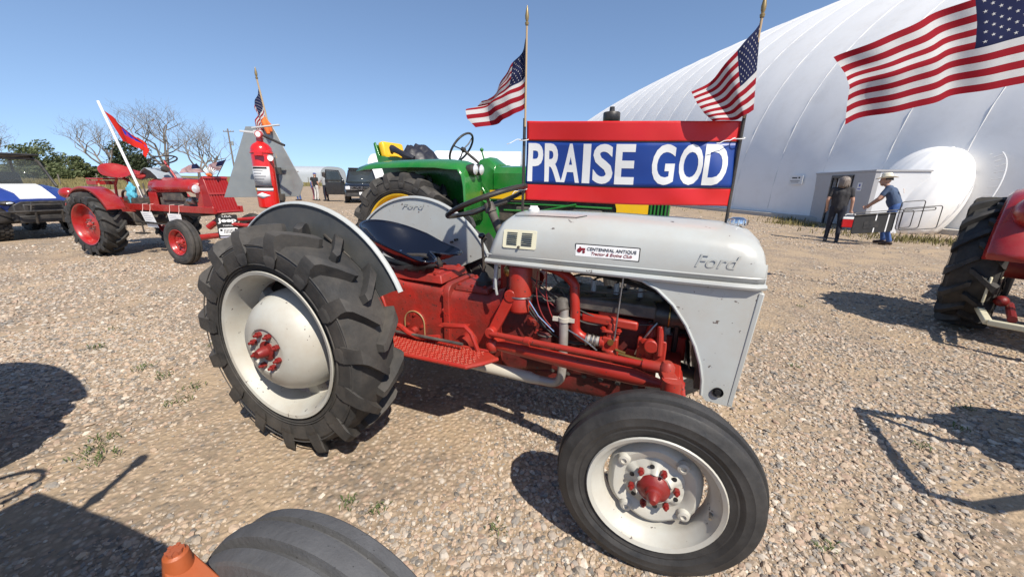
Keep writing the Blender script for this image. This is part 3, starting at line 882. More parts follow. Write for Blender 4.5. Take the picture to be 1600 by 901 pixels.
for s in (-1, 1):
    g = MB(); g.bar((2.076, s * .232, 1.0), (2.04, s * .228, .50), .04, .02, up=(1, 0, 0)); g.build('grille_frame', GREY, T, bevel=.004)
g = MB(); g.box((2.04, 0, .505), (.03, .45, .04)); g.build('grille_frame', GREY, T)
gb = MB(); gb.bar((2.080, 0, .995), (2.045, 0, .525), .010, .014, up=(1, 0, 0)); gm_ = gb.mesh('grille_bar', GREYU)
for i in range(17):
    y = -.205 + .41 * i / 16
    inst(gm_, 'grille_bar', T, (-.015 * abs(y / .2) ** 2, y, 0))
g = MB(); g.box((1.93, 0, .76), (.06, .42, .46)); rd = g.build('radiator', IRON, T)
g = MB(); g.box((1.93, 0, 1.02), (.08, .44, .07)); g.build('radiator_tank', BLACK, T, bevel=.01)
g = MB(); g.lathe([(.0, .038), (.022, .036), (.034, .028), (.037, .02), (.036, .004), (.03, 0)], 24, (1.985, -.01, 1.228), 'Z')
for i in range(12):
    a = 2 * PI * i / 12; g.cyl((1.985 + .036 * math.cos(a), -.01 + .036 * math.sin(a), 1.234), (1.985 + .035 * math.cos(a), -.01 + .035 * math.sin(a), 1.256), .005, n=6)
g.build('radiator_cap', CHROME, T)
g = MB(); g.lathe([(.0, .02), (.022, .019), (.028, .012), (.028, 0)], 20, (1.06, -.02, 1.25), 'Z'); g.box((1.06, -.02, 1.272), (.036, .014, .012)); g.build('fuel_cap', WHITE, T)
g = MB(); g.tube([(1.02, -.178, 1.2385), (1.12, -.176, 1.2425), (1.32, -.176, 1.243), (1.36, -.13, 1.249)], .0022, 6); g.build('hatch_gap', INKB, T)
# louvred battery door
lz = lambda z: -.2665 - .004 * (1 if z < 1.13 else .2)
def side_fn(x, z, d):
    t = max(0, (z - 1.11) / .06); y = .2715 - .0135 * t ** 1.6
    return V(x, -(y + d), z)
def rrect(x0, x1, z0, z1, r, n=4):
    out = []
    for cx, cz, a0 in ((x1 - r, z1 - r, 0), (x0 + r, z1 - r, 90), (x0 + r, z0 + r, 180), (x1 - r, z0 + r, 270)):
        for i in range(n + 1):
            a = rad(a0 + 90 * i / n); out.append((cx + r * math.cos(a), cz + r * math.sin(a)))
    return out
g = MB(); g.prism(rrect(.998, 1.164, 1.096, 1.180, .008), side_fn, -.002, .0035); lv = g.build('louvre_door', CREAM, T)
for cx in (1.044, 1.118):
    for i in range(7):
        z = 1.112 + i * .0088
        g = MB(); g.prism(rrect(cx - .026, cx + .026, z, z + .0036, .0015, 2), side_fn, .003, .0045); g.build('louvre_slot', INKB, lv)
g = MB(); g.cyl(side_fn(1.081, 1.104, .002), side_fn(1.081, 1.104, .012), .006, n=12); g.build('latch', IRON, lv)
# club sticker
g = MB(); g.prism(rrect(1.346, 1.620, 1.083, 1.141, .003, 2), side_fn, -.001, .0012); st = g.build('sticker', INKB, T)
g = MB(); g.prism(rrect(1.350, 1.616, 1.087, 1.137, .002, 2), side_fn, .0010, .0018); g.build('sticker_face', PAPER, st)
text('sticker_text', 'CENTENNIAL ANTIQUE', INKB, st, 1.400, 1.606, 1.113, 1.128, lambda x, z, d: side_fn(x, z, d + .0020), .0005)
text('sticker_text', 'Tractor & Engine Club', INKR, st, 1.420, 1.590, 1.091, 1.109, lambda x, z, d: side_fn(x, z, d + .0020), .0005, .012, .35)
g = MB()
for (cx, cz, r) in ((1.366, 1.112, .0095), (1.386, 1.106, .006)):
    g.prism([(cx + r * math.cos(a), cz + r * math.sin(a)) for a in [2 * PI * i / 14 for i in range(14)]], side_fn, .0016, .0024)
g.prism([(1.366, 1.113), (1.392, 1.113), (1.392, 1.123), (1.374, 1.123), (1.372, 1.128), (1.366, 1.128)], side_fn, .0016, .0023); g.build('sticker_emblem', INKR, st)
text('raised_script', 'Ford', GREY, hood, 1.83, 1.985, 1.085, 1.138, lambda x, z, d: V(x, -(side_fn(x, z, d).y * -1 - .0025 * max(0, (x - 1.8) / .1)), z), .0024, .004, .35)

# fenders
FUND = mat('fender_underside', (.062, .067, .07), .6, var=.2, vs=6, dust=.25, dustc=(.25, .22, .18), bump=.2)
fcx, fcz, fr = -.06, .600, .678
def fender(s):
    outline = []
    for i in range(33):
        a = rad(198 - (198 - 27) * i / 32)
        outline.append((fcx + fr * math.cos(a), fcz + fr * math.sin(a)))
    outline += [(.548, .885), (.50, .868), (.12, .688), (-.2, .54), (-.5, .42)]
    y0 = .475
    def ff(x, z, d):
        r = math.hypot(x - fcx, z - fcz); q = max(0, (r - .52) / .16)
        return V(x, s * (y0 + .012 * q + d), z)
    g = MB(); g.prism(outline, ff, -.0035, 0); f = g.build('fender', GREYU, T, angle=30)
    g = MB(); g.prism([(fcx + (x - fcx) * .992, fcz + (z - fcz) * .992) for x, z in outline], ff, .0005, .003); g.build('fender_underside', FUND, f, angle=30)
    g = MB(); rings = []
    for i in range(41):
        a = rad(198 - (198 - 24) * i / 40)
        ring = []
        for (dr, y) in ((-.012, .472), (-.002, .473), (.004, .478), (.004, .488), (-.001, .497), (-.008, .500), (-.012, .496), (-.006, .489), (-.008, .48)):
            r = fr + dr; ring.append(V(fcx + r * math.cos(a), s * y, fcz + r * math.sin(a)))
        rings.append(ring)
    g.loft(rings); g.build('fender_lip', GREYU, f, angle=50)
    return f
f1 = fender(-1); f2 = fender(1)
text('raised_script', 'Ford', GREYU, f2, -.17, .03, 1.195, 1.235, lambda x, z, d: V(x, .4735 - d, z), .0007, .0, .3)
g = MB(); g.tube([(.10, -.492, 1.12), (.25, -.492, 1.02), (.33, -.49, .90), (.24, -.485, .80)], .008, 8); g.build('fender_brace', BLACK, f1)
g = MB(); g.cyl((-.42, -.47, 1.12), (-.42, -.498, 1.12), .022, n=14); g.build('fender_bolt', BLACK, f1)
g = MB(); g.cyl((.30, .476, .985), (.30, .44, .985), .009, n=10); g.cyl((.26, .476, .965), (.26, .45, .965), .008, n=10); g.build('fender_bolt', BLACK, f2)

# seat
g = MB()
def seat_pt(u, v, dz=0):
    a = 2 * PI * u; r = v
    ca = math.cos(a)
    Rf = .245 + .018 * math.cos(2 * a)
    if ca > 0: Rf += .08 * math.exp(-((abs(math.atan2(math.sin(a), ca)) - .60) / .30) ** 2) - .095 * math.exp(-(math.atan2(math.sin(a), ca) / .24) ** 2)
    x = .215 + Rf * r * ca * 1.08; y = Rf * r * math.sin(a) * 1.0
    back = max(0, -ca); frn = max(0, ca)
    z = .915 - .22 * (x - .215) + r ** 2.4 * (.150 + .03 * back ** 1.3 - .035 * frn)
    if v > .96: z -= .012
    return V(x, y, z + dz)
g.grid(lambda u, v: seat_pt(u, v), 64, 18)
seat = g.build('seat', BLACKP, T, solid=.005, angle=60)
g = MB(); g.tube([seat_pt(i / 64, .975) + V(0, 0, .004) for i in range(64)], .008, 8, True); g.build('seat_rim', BLACKP, seat)
for (x, y) in ((.10, -.06), (.19, -.055), (.12, .06)):
    g = MB(); z = .962 + .02; g.lathe([(0, .006), (.011, .004), (.015, 0)], 14, (x, y, .921 - .22 * (x - .215) + .012), 'Z'); g.build('seat_bolt', CHROME, seat)
g = MB(); band = [(.20, 0, .945), (.33, 0, .955), (.43, 0, .945), (.465, 0, .905), (.455, 0, .865), (.41, 0, .845), (.33, 0, .85)]
sm_ = []
for i in range(len(band) - 1):
    for k in range(4):
        t = k / 4; sm_.append(V(band[i]) * (1 - t) + V(band[i + 1]) * t)
sm_.append(V(band[-1]))
g.loft([[p + V(0, -.03, -.004), p + V(0, .03, -.004), p + V(0, .03, .004), p + V(0, -.03, .004)] for p in sm_]); g.build('seat_spring', BLACK, seat)
g = MB(); g.bar((-.12, 0, .93), (.36, 0, .845), .065, .02); g.build('seat_spring_bar', BLACK, seat, bevel=.003)
g = MB(); g.cyl((-.02, -.06, .945), (-.02, .06, .945), .02, n=14); g.build('seat_pivot', STEEL, seat)

# steering
steering_wheel(T, (.785, 0, 1.287), .232, rad(-22), WHEELBLK, IRON, 3, .0135, ph=1.0)
g = MB(); g.cyl((.80, 0, 1.25), (.99, 0, .86), .024, n=14); g.build('steering_column', IRON, T)
g = MB(); g.box((.985, 0, .90), (.18, .17, .20)); g.build('steering_box', RED, T, bevel=.02)
# gear lever
g = MB(); g.tube([(.775, -.03, .83), (.775, -.035, .95), (.768, -.04, 1.09)], .0075, 8); gl = g.build('gear_lever', BLACK, T)
g = MB(); g.ell((.767, -.04, 1.105), (.021, .021, .017), 16, 10); g.build('lever_knob', BLACKP, gl)
g = MB(); g.lathe([(.05, 0), (.046, .03), (.03, .045), (.018, .07), (.012, .075)], 18, (.775, -.03, .825), 'Z'); g.build('lever_boot', RUBBER, gl)

# driveline
g = MB()
def sect(x, y, z0, z1, r=.04, n=4):
    return [V(x, p, q) for p, q in rrect(-y, y, z0, z1, r, n)]
g.loft([sect(-.27, .15, .36, .80, .06), sect(-.22, .19, .32, .85, .06), sect(.20, .19, .32, .85, .06), sect(.30, .155, .34, .83, .05), sect(.585, .150, .34, .815, .05)]); g.build('rear_housing', REDC, T, angle=40)
g = MB(); g.loft([sect(.622, .148, .345, .80, .05), sect(.70, .145, .35, .80, .05), sect(.86, .150, .36, .80, .06), sect(.955, .185, .33, .86, .09)]); g.build('clutch_housing', REDC, T, angle=40)
g = MB(); g.loft([sect(.583, .170, .325, .838, .06), sect(.604, .172, .322, .842, .06), sect(.624, .170, .325, .838, .06)]); fl = g.build('housing_flange', REDC, T, bevel=.004)
for i in range(5): bolt(T, (.585, -.163, .40 + i * .095), (-1, -.1, 0), .010)
g = MB(); g.box((.36, 0, .855), (.42, .30, .05), tx=.92, ty=.9); g.box((.46, -.03, .882), (.12, .12, .012), tx=.85, ty=.85); lc = g.build('lift_cover', REDC, T, bevel=.012)
for i in range(4):
    for yy in (-.125, .125): bolt(T, (.20 + i * .105, yy, .882), (0, 0, 1), .010)
g = MB(); g.box((.735, 0, .812), (.22, .24, .035), tx=.94, ty=.92); g.build('gearbox_cover', REDC, T, bevel=.01)
for i in range(3):
    for yy in (-.10, .10): bolt(T, (.655 + i * .08, yy, .832), (0, 0, 1), .008)
g = MB(); g.prism([(.31, .42), (.45, .42), (.45, .58)] + [(.38 + .07 * math.cos(rad(a)), .58 + .07 * math.sin(rad(a))) for a in range(0, 181, 15)], lambda x, z, d: V(x, -.157 - d, z), -.02, .012); ip_ = g.build('inspection_plate', REDC, T, bevel=.004)
g = MB(); g.tube([V(.45, -.17, .42), V(.45, -.17, .58)] + [V(.38 + .07 * math.cos(rad(a)), -.17, .58 + .07 * math.sin(rad(a))) for a in range(15, 181, 15)] + [V(.31, -.17, .42)], .004, 6); g.build('plate_gasket', mat('brass_gasket', (.35, .22, .10), .5), ip_)
for p in ((.33, .46), (.43, .46), (.33, .56), (.43, .56), (.38, .63)): bolt(T, (p[0], -.170, p[1]), (0, -1, 0), .009)
g = MB(); g.cyl((.38, -.16, .53), (.38, -.20, .53), .026, .02, 14); g.build('filler_plug', REDC, ip_)
for s in (-1, 1):
    g = MB(); g.lathe([(.17, s * .19), (.165, s * .22), (.12, s * .27), (.085, s * .40), (.09, s * .44), (.20, s * .445), (.205, s * .47), (.19, s * .485), (.05, s * .49), (.042, s * .66), (.042, s * .78)], 40, (0, 0, .606)); ax_ = g.build('axle_trumpet', REDC, T, angle=30)
    for i in range(10):
        a = 2 * PI * i / 10; bolt(ax_, (.14 * math.sin(a), s * .257, .606 + .14 * math.cos(a)), (0, s, 0), .010)
# three-point arms and brake rods by the near axle
for s in (-1, 1):
    g = MB(); g.tube(bez((.12, s * .27, .90), (.30, s * .30, .80), (.30, s * .30, .58), 10), .009, 8); g.tube(bez((.06, s * .28, .90), (.26, s * .315, .80), (.26, s * .315, .56), 10), .006, 8); g.build('brake_rod', RED, T)
    g = MB(); g.bar((-.16, s * .20, .84), (-.52, s * .30, .78), .03, .05); g.build('lift_arm', RED, T, bevel=.006)
    g = MB(); g.bar((-.05, s * .24, .38), (-.85, s * .38, .48), .016, .055); g.build('draft_link', RED, T, bevel=.004)
# step plate, pedals
for s in (-1, 1):
    g = MB(); g.prism([(.33, .285), (.93, .285), (1.0, .33), (.955, .40), (.90, .465), (.33, .465)], lambda x, y, d, s=s: V(x, s * y, .532 + d + .02 * (x - .33)), -.004, .0); sp_ = g.build('step_plate', RED, T)
    g = MB()
    for i in range(26):
        for j in range(8):
            x = .345 + i * .0222 + (.011 if j % 2 else 0); y = .297 + j * .0222
            if x > .895 and y > .44: continue
            g.box((x, s * y, .5335 + .02 * (x - .33)), (.016, .0045, .0028), rot=(0, 0, (.8 if (i + j) % 2 else -.8)))
    tag(g.build('step_tread', mat('worn_red_tread', (.46, .075, .05), .45, var=.3, vs=20, dust=.5, ds=12), sp_), kind='stuff')
    g = MB()
    g.tube([(.33, s * .468, .528), (.90, s * .468, .538), (.958, s * .402, .540), (1.002, s * .332, .541)], .011, 8); g.tube([(.33, s * .283, .538), (.93, s * .283, .548)], .008, 8); g.build('step_edge', RED, sp_)
    for x in (.40, .86):
        g = MB(); g.bar((x, s * .15, .47), (x, s * .44, .515), .04, .012); g.build('step_bracket', IRON, sp_)
g = MB(); g.tube([(.33, -.30, .600), (.38, -.30, .605), (.44, -.305, .575), (.50, -.305, .560), (.55, -.30, .562)], .015, 8); g.tube([(.54, -.30, .562), (.64, -.30, .585)], .012, 8)
g.tube([(.64, -.27, .64), (.70, -.30, .655), (.80, -.30, .67), (.835, -.30, .64), (.87, -.29, .54)], .013, 8); g.build('brake_pedal', RED, T)
g = MB(); g.bar((.63, -.27, .64), (.80, -.27, .66), .05, .012); g.build('pedal_pad', RED, T, bevel=.003)
g = MB(); g.cyl((.74, -.14, .52), (.74, -.26, .52), .055, .05, 20); g.cyl((.74, -.26, .52), (.74, -.275, .52), .02, n=12); g.build('pedal_shaft', REDC, T)
g = MB(); g.cyl((.30, -.30, .565), (.80, -.33, .582), .009, n=8); g.build('brake_link', IRON, T)
# steering arm, drag link, radius rods
for s in (-1, 1):
    g = MB(); g.bar((1.03, s * .235, .85), (.945, s * .255, .665), .022, .055, up=(1, 0, 0)); g.cyl((1.03, s * .19, .85), (1.03, s * .255, .85), .032, n=16); g.cyl((.94, s * .235, .655), (.94, s * .30, .655), .028, n=16); g.build('steering_arm', RED, T, bevel=.004)
    g = MB(); g.cyl((.945, s * .290, .652), (1.73, s * .470, .722), .0145, n=12); g.cyl((1.15, s * .337, .670), (1.18, s * .344, .673), .021, n=12); g.cyl((1.69, s * .461, .7185), (1.76, s * .476, .7245), .022, n=12); dl = g.build('drag_link', RED, T)
    g = MB(); g.lathe([(.0, .03), (.016, .03), (.028, .012), (.028, -.025), (.018, -.04), (0, -.04)], 16, (1.775, s * .48, .725), 'Z'); g.build('link_joint', RED, dl)
    g = MB(); g.tube([(.95, s * .255, .575), (1.02, s * .268, .585), (1.45, s * .365, .618), (1.66, s * .425, .640), (1.78, s * .455, .645)], [.020, .030, .036, .034, .015], 14); rr2 = g.build('radius_rod', RED, T)
    g = MB(); g.ell((.94, s * .25, .572), (.042, .042, .042), 16, 10); g.cyl((.94, s * .15, .572), (.94, s * .25, .572), .03, n=14); g.build('rod_ball', RED, rr2)
# front axle
g = MB(); g.box((1.80, 0, .60), (.075, .70, .07)); g.box((1.80, 0, .65), (.11, .16, .12)); fa = g.build('front_axle', RED, T, bevel=.008)
for s in (-1, 1):
    g = MB(); g.bar((1.80, s * .25, .600), (1.812, s * .53, .612), .085, .06); g.build('axle_extension', RED, fa, bevel=.01)
    g = MB(); g.cyl((1.795, s * .55, .72), (1.785, s * .555, .33), .034, n=16); g.cyl((1.785, s * .555, .356), (1.778, s * .66, .356), .03, n=14); g.build('spindle', RED, fa)
    g = MB(); g.bar((1.79, s * .55, .715), (1.775, s * .475, .71), .05, .022); g.build('spindle_arm', RED, fa, bevel=.004)
    for k in range(3): bolt(fa, (1.847, s * (.34 + .06 * k), .602), (1, 0, .1), .012, RED)
# engine
REDK = mat('grimy_shaded_red_casting', (.13, .011, .009), .55, var=.4, vs=9, bump=.6, bs=50, dust=.85, dustc=(.035, .018, .014), ds=6, chip=.7, cs=40, chipc=(.02, .012, .01))  # grime, plus the shade under the hood darkened into the red
g = MB(); g.loft([sect(.955, .17, .36, .84, .05), sect(1.10, .14, .40, .80, .04), sect(1.20, .135, .42, .79, .03), sect(1.74, .135, .44, .79, .03)]); eb = g.build('engine_block', REDK, T, angle=40)
g = MB(); g.box((1.46, 0, .828), (.56, .25, .07)); g.build('cylinder_head', IRON, T, bevel=.012)
for i in range(7):
    for yy in (-.09, .09): bolt(T, (1.22 + i * .08, yy, .864), (0, 0, 1), .010, IRON)
g = MB(); g.loft([sect(1.02, .12, .335, .42, .04), sect(1.1, .12, .30, .44, .04), sect(1.55, .11, .31, .46, .04), sect(1.7, .11, .37, .46, .03)]); g.build('oil_pan', REDK, T, angle=40)
g = MB(); g.box((1.50, -.16, .845), (.42, .075, .06)); g.tube([(1.31, -.17, .845), (1.28, -.20, .84), (1.295, -.215, .80)], .035, 12); g.build('exhaust_manifold', IRON, T, bevel=.015)
g = MB(); g.box((1.51, -.185, .775), (.26, .035, .045), rot=(0, rad(2), 0)); g.box((1.50, -.17, .80), (.09, .03, .05)); g.build('intake_manifold', RED, T, bevel=.01)
# air cleaner
g = MB(); g.lathe([(0, .762), (.050, .762), (.058, .772), (.060, .838), (.0575, .842), (.0575, .85), (.0605, .852), (.0605, .985), (.055, 1.0), (.03, 1.01)], 32, (1.065, -.195, 0), 'Z'); ac = g.build('air_cleaner', RED, T)
g = MB(); g.tube(circ((1.065, -.195, .846), .0605, 32), .0045, 8, True); g.cyl((1.118, -.235, .846), (1.135, -.245, .846), .008, n=8); g.build('cleaner_band', STEEL, ac)
# intake pipe
ipts = bez((1.17, -.16, 1.0), (1.30, -.185, .99), (1.340, -.20, .93), 8) + bez((1.343, -.205, .88), (1.350, -.205, .82), (1.353, -.205, .76), 4) + bez((1.354, -.205, .73), (1.36, -.205, .685), (1.42, -.205, .675), 8)
g = MB(); g.tube(ipts, .0235, 14); itb = g.build('intake_pipe', RED, T)
cgm = MB(); cgm.tube(circ((0, 0, 0), .0265, 24, Matrix.Rotation(rad(90), 3, 'Y')), .005, 6, True); cmm = cgm.mesh('hose_clamp', STEEL)
for x in (1.415, 1.44, 1.458): inst(cmm, 'hose_clamp', itb, (x, -.205, .674))
g = MB(); g.cyl((1.42, -.205, .675), (1.475, -.205, .674), .024, n=16); g.build('hose', PIPE, itb)
# carburettor
g = MB(); g.cyl((1.475, -.205, .674), (1.50, -.205, .674), .028, n=16); g.box((1.525, -.20, .672), (.07, .055, .07)); g.lathe([(0, .585), (.030, .588), (.036, .60), (.036, .645), (.028, .65)], 20, (1.53, -.2, 0), 'Z'); g.cyl((1.525, -.20, .70), (1.525, -.19, .77), .022, n=14); g.box((1.525, -.195, .735), (.085, .06, .014)); cb = g.build('carburettor', RED, T, bevel=.005)
for p in ((1.49, -.215, .745), (1.56, -.215, .745)): bolt(cb, p, (0, 0, 1), .009, RED)
g = MB(); g.cyl((1.53, -.24, .69), (1.53, -.225, .69), .014, n=10); g.cyl((1.555, -.235, .66), (1.60, -.238, .652), .006, n=8); g.build('carburettor_screw', mat('brass', (.45, .3, .1), .35, .9), cb)
g = MB(); g.cyl((1.545, -.232, .70), (1.556, -.205, 1.0), .0042, n=8); g.build('choke_rod', STEEL, T)
g = MB(); g.cyl((1.57, -.24, .645), (1.70, -.245, .632), .0065, n=8); g.cyl((1.70, -.245, .632), (1.715, -.245, .63), .012, n=8); g.build('governor_rod', mat('brass', (.45, .3, .1), .35, .9), T)
g = MB(); g.tube(bez((1.30, -.215, .72), (1.42, -.25, .69), (1.47, -.235, .64), 8), .004, 6); g.build('fuel_line', STEEL, T)
# governor and pump
g = MB(); g.box((1.70, -.165, .66), (.11, .075, .12)); g.cyl((1.705, -.20, .70), (1.705, -.235, .70), .032, n=16); g.box((1.745, -.17, .655), (.05, .10, .15)); g.cyl((1.70, -.16, .72), (1.70, -.16, .785), .028, .02, 14); g.tube([(1.735, -.215, .80), (1.74, -.225, .73), (1.742, -.225, .66)], .014, 10); gv = g.build('governor', RED, T, bevel=.006)
for p in ((1.68, -.205, .63), (1.72, -.205, .63), (1.67, -.205, .71)): bolt(gv, p, (0, -1, 0), .009, RED)
g = MB(); g.tube(bez((1.64, -.18, .63), (1.66, -.21, .72), (1.72, -.19, .80), 8), .0055, 8); g.build('oil_pipe', STEEL, T)
g = MB(); g.cyl((1.70, -.14, .83), (1.84, -.14, .83), .055, n=20); g.cyl((1.84, -.14, .83), (1.86, -.14, .83), .04, n=20); gn = g.build('generator', BLACK, T, bevel=.006)
g = MB(); g.tube(circ((1.765, -.14, .83), .0565, 28, Matrix.Rotation(rad(90), 3, 'Y')), .004, 6, True); g.build('generator_band', mat('brass', (.45, .3, .1), .35, .9), gn)
g = MB()
for i in range(4):
    a = PI / 2 * i + .4; g.bar((1.86, .03 * math.cos(a), .70 + .03 * math.sin(a)), (1.865, .19 * math.cos(a), .70 + .19 * math.sin(a)), .07, .004, up=(1, 0, .4))
g.cyl((1.78, 0, .70), (1.875, 0, .70), .03, n=16); g.build('fan', BLACK, T)
g = MB(); g.tube([(1.80, -.13, .83), (1.805, -.08, .88), (1.81, -.01, .62), (1.81, .02, .58), (1.805, -.05, .58), (1.80, -.18, .80)], .012, 6); g.build('fan_belt', RUBBER, T)
g = MB(); g.tube(bez((1.74, -.02, .86), (1.83, -.05, .95), (1.92, -.06, .99), 8), .03, 12); g.build('radiator_hose', RUBBER, T)
g = MB(); g.tube(bez((1.74, .05, .56), (1.84, -.10, .54), (1.92, -.12, .56), 8), .03, 12); g.build('radiator_hose', RUBBER, T)
for i in range(4):
    x = 1.28 + i * .115
    g = MB(); g.cyl((x, -.02, .86), (x, -.02, .92), .013, n=10); g.build('spark_plug', WHITE, T)
    g = MB(); g.tube(bez((x, -.02, .92), (x + .04, -.03, .985), (1.72, -.05, .90), 10), .006, 6); g.build('plug_wire', RUBBER, T)
g = MB(); g.tube([(1.30, .08, .93), (1.5, .07, .95), (1.7, .05, .93), (1.78, .0, .90)], .008, 6); g.build('wiring_loom', RUBBER, T)
# exhaust
g = MB(); g.tube([(1.298, -.215, .82), (1.300, -.218, .78), (1.304, -.222, .70), (1.308, -.225, .56), (1.306, -.226, .48)] + bez((1.303, -.226, .46), (1.295, -.226, .415), (1.24, -.226, .415), 6) + [(1.18, -.226, .415)], .0225, 14); ex = g.build('exhaust_pipe', PIPE, T)
g = MB(); g.tube([(1.20, -.226, .415), (1.16, -.226, .415), (1.14, -.226, .418), (.80, -.226, .425), (.40, -.226, .43), (-.45, -.226, .44)], [.022, .026, .030, .030, .028, .026], 14); g.build('tail_pipe', mat('cream_pipe', (.50, .47, .40), .5, var=.15, dust=.3), ex)
g = MB(); g.cyl((1.301, -.219, .755), (1.302, -.220, .775), .03, n=16); g.bar((1.25, -.235, .765), (1.355, -.225, .765), .012, .02); g.build('exhaust_clamp', mat('cream_pipe', (.50, .47, .40), .5, var=.15, dust=.3), ex)
# wiring, rods beside the air cleaner and dash
g = MB(); g.tube(bez((1.16, -.22, .985), (1.14, -.23, .80), (1.24, -.23, .72), 10), .003, 6); g.tube(bez((1.20, -.20, .99), (1.19, -.22, .78), (1.30, -.22, .70), 10), .003, 6); g.tube(bez((1.10, -.21, .985), (1.16, -.21, .86), (1.30, -.20, .78), 10), .0025, 6); g.build('control_cable', mat('red_cable', (.22, .02, .02), .5), T)
g = MB(); g.tube([(1.13, -.245, .84), (1.18, -.245, .77), (1.26, -.24, .70)], .005, 8); g.build('dipstick', CHROME, T)
g = MB(); g.tube(bez((.955, -.22, 1.02), (.93, -.235, .93), (.945, -.22, .84), 8), .007, 8); g.tube([(.93, -.19, 1.02), (.92, -.19, .86)], .012, 8); g.build('wire_loom', GREYU, T)
g = MB(); g.box((.965, -.10, 1.06), (.012, .10, .07)); g.build('gauge_panel', IRON, T)
g = MB(); g.ell((.985, -.16, .955), (.03, .03, .035), 12, 8); g.build('ignition_coil', mat('brass', (.45, .3, .1), .35, .9), T)
g = MB(); g.box((1.0, 0, .93), (.05, .36, .18)); g.build('firewall', REDK, T, bevel=.01)

# clutter on the near side of the engine: covers, bolts, wires and brackets
for i in range(3):
    x = 1.27 + i * .15
    g = MB(); g.prism(rrect(x, x + .12, .50, .60, .012, 3), lambda a, z, d: V(a, -.134 - d, z), 0, .010); cv = g.build('side_cover', REDK, T, bevel=.003)
    for p in ((x + .012, .512), (x + .108, .512), (x + .012, .588), (x + .108, .588)): bolt(cv, (p[0], -.144, p[1]), (0, -1, 0), .007, IRON)
for i in range(8): bolt(T, (1.06 + i * .085, -.128, .435), (0, -1, 0), .009, IRON)
for i in range(6): bolt(T, (1.24 + i * .09, -.137, .775), (0, -1, 0), .009, IRON)
g = MB(); g.lathe([(0, .50), (.035, .502), (.042, .515), (.042, .66), (.036, .672), (0, .675)], 20, (1.20, -.175, 0), 'Z'); of = g.build('oil_filter', REDK, T)
g = MB(); g.tube(circ((1.20, -.175, .655), .043, 24), .004, 6, True); g.build('filter_band', IRON, of)
rg = random.Random(77)
for k in range(9):
    a = V(rg.uniform(1.0, 1.25), -.18 - .05 * rg.random(), rg.uniform(.85, 1.0)); b = V(rg.uniform(1.35, 1.75), -.15 - .05 * rg.random(), rg.uniform(.62, .95)); c = V((a.x + b.x) / 2 + rg.uniform(-.05, .05), -.21, min(a.z, b.z) - rg.uniform(.0, .12))
    g = MB(); g.tube(bez(a, c, b, 10), rg.choice((.0028, .0035, .005)), 6); g.build('engine_wire', rg.choice((RUBBER, RUBBER, IRON, STEEL)), T)
for (x, z) in ((1.12, .70), (1.40, .60), (1.62, .58), (1.15, .56)):
    g = MB(); g.box((x, -.15, z), (.05, .05, .035)); g.cyl((x + .01, -.17, z), (x + .01, -.19, z), .010, n=8); g.build('bracket', REDC, T, bevel=.004)
g = MB(); g.prism([(1.06, .50), (1.14, .66), (1.19, .66), (1.17, .50)], lambda x, z, d: V(x, -.15 - d, z), 0, .012); g.build('mount_plate', REDC, T, bevel=.003)
g = MB(); g.prism([(1.54, .56), (1.60, .64), (1.67, .63), (1.63, .56)], lambda x, z, d: V(x, -.142 - d, z), 0, .012); g.build('mount_plate', REDC, T, bevel=.003)
# ------------------------------------------------------------------ flags and banner
FR = clothmat('flag_red', (.30, .012, .022)); FWH = clothmat('flag_white', (.60, .59, .58)); FBL = clothmat('flag_blue', (.012, .016, .055), .2)
WOODP = mat('pole_wood', (.42, .30, .17), .5, var=.15); GILT = mat('gilt_finial', (.30, .22, .10), .4, .5)
WPOLE = mat('white_pole', (.78, .78, .76), .35)
def star_pts(r):
    return [((r if i % 2 == 0 else r * .40) * math.sin(PI * i / 5), (r if i % 2 == 0 else r * .40) * math.cos(PI * i / 5)) for i in range(10)]
def us_flag(parent, P, asp=1.67, nu=44, stars=True):
    g = MB()
    def mf(u, v):
        if u < .4 and v > 6 / 13: return 2
        return 0 if int(v * 13) % 2 == 0 else 1
    g.grid(lambda u, v: P(u, v), nu // 2 * 2 // 5 * 5, 26, mf)
    c = g.build('flag_cloth', [FR, FWH, FBL], parent, angle=180)
    if stars:
        for sgn in (-1, 1):
            g = MB()
            for j in range(9):
                for i in range(6 if j % 2 == 0 else 5):
                    u0 = .4 * ((2 * i + 1 if j % 2 == 0 else 2 * i + 2)) / 12; v0 = 1 - (7 / 13) * (j + 1) / 10
                    pp = []
                    for (a, b) in [(0, 0)] + star_pts(.0185):
                        u, v = u0 + a / asp, v0 + b * 1.0 * 1.0
                        p = P(u, v); du = P(u + .01, v) - P(u - .01, v); dv = P(u, v + .01) - P(u, v - .01)
                        n = du.cross(dv).normalized(); pp.append(p + n * sgn * .0018)
                    g.add(pp, [(0, k, k % 10 + 1) for k in range(1, 11)])
            g.build('flag_stars', FWH, c, angle=180)
    return c
def finial(parent, p, s, m=GILT, lean=(0, 0)):
    g = MB(); g.lathe([(.009 * s, 0), (.011 * s, .012 * s), (.006 * s, .016 * s), (.010 * s, .03 * s), (.011 * s, .045 * s), (.006 * s, .075 * s), (.001, .095 * s)], 12, p, 'Z')
    return g.build('finial', m, parent)
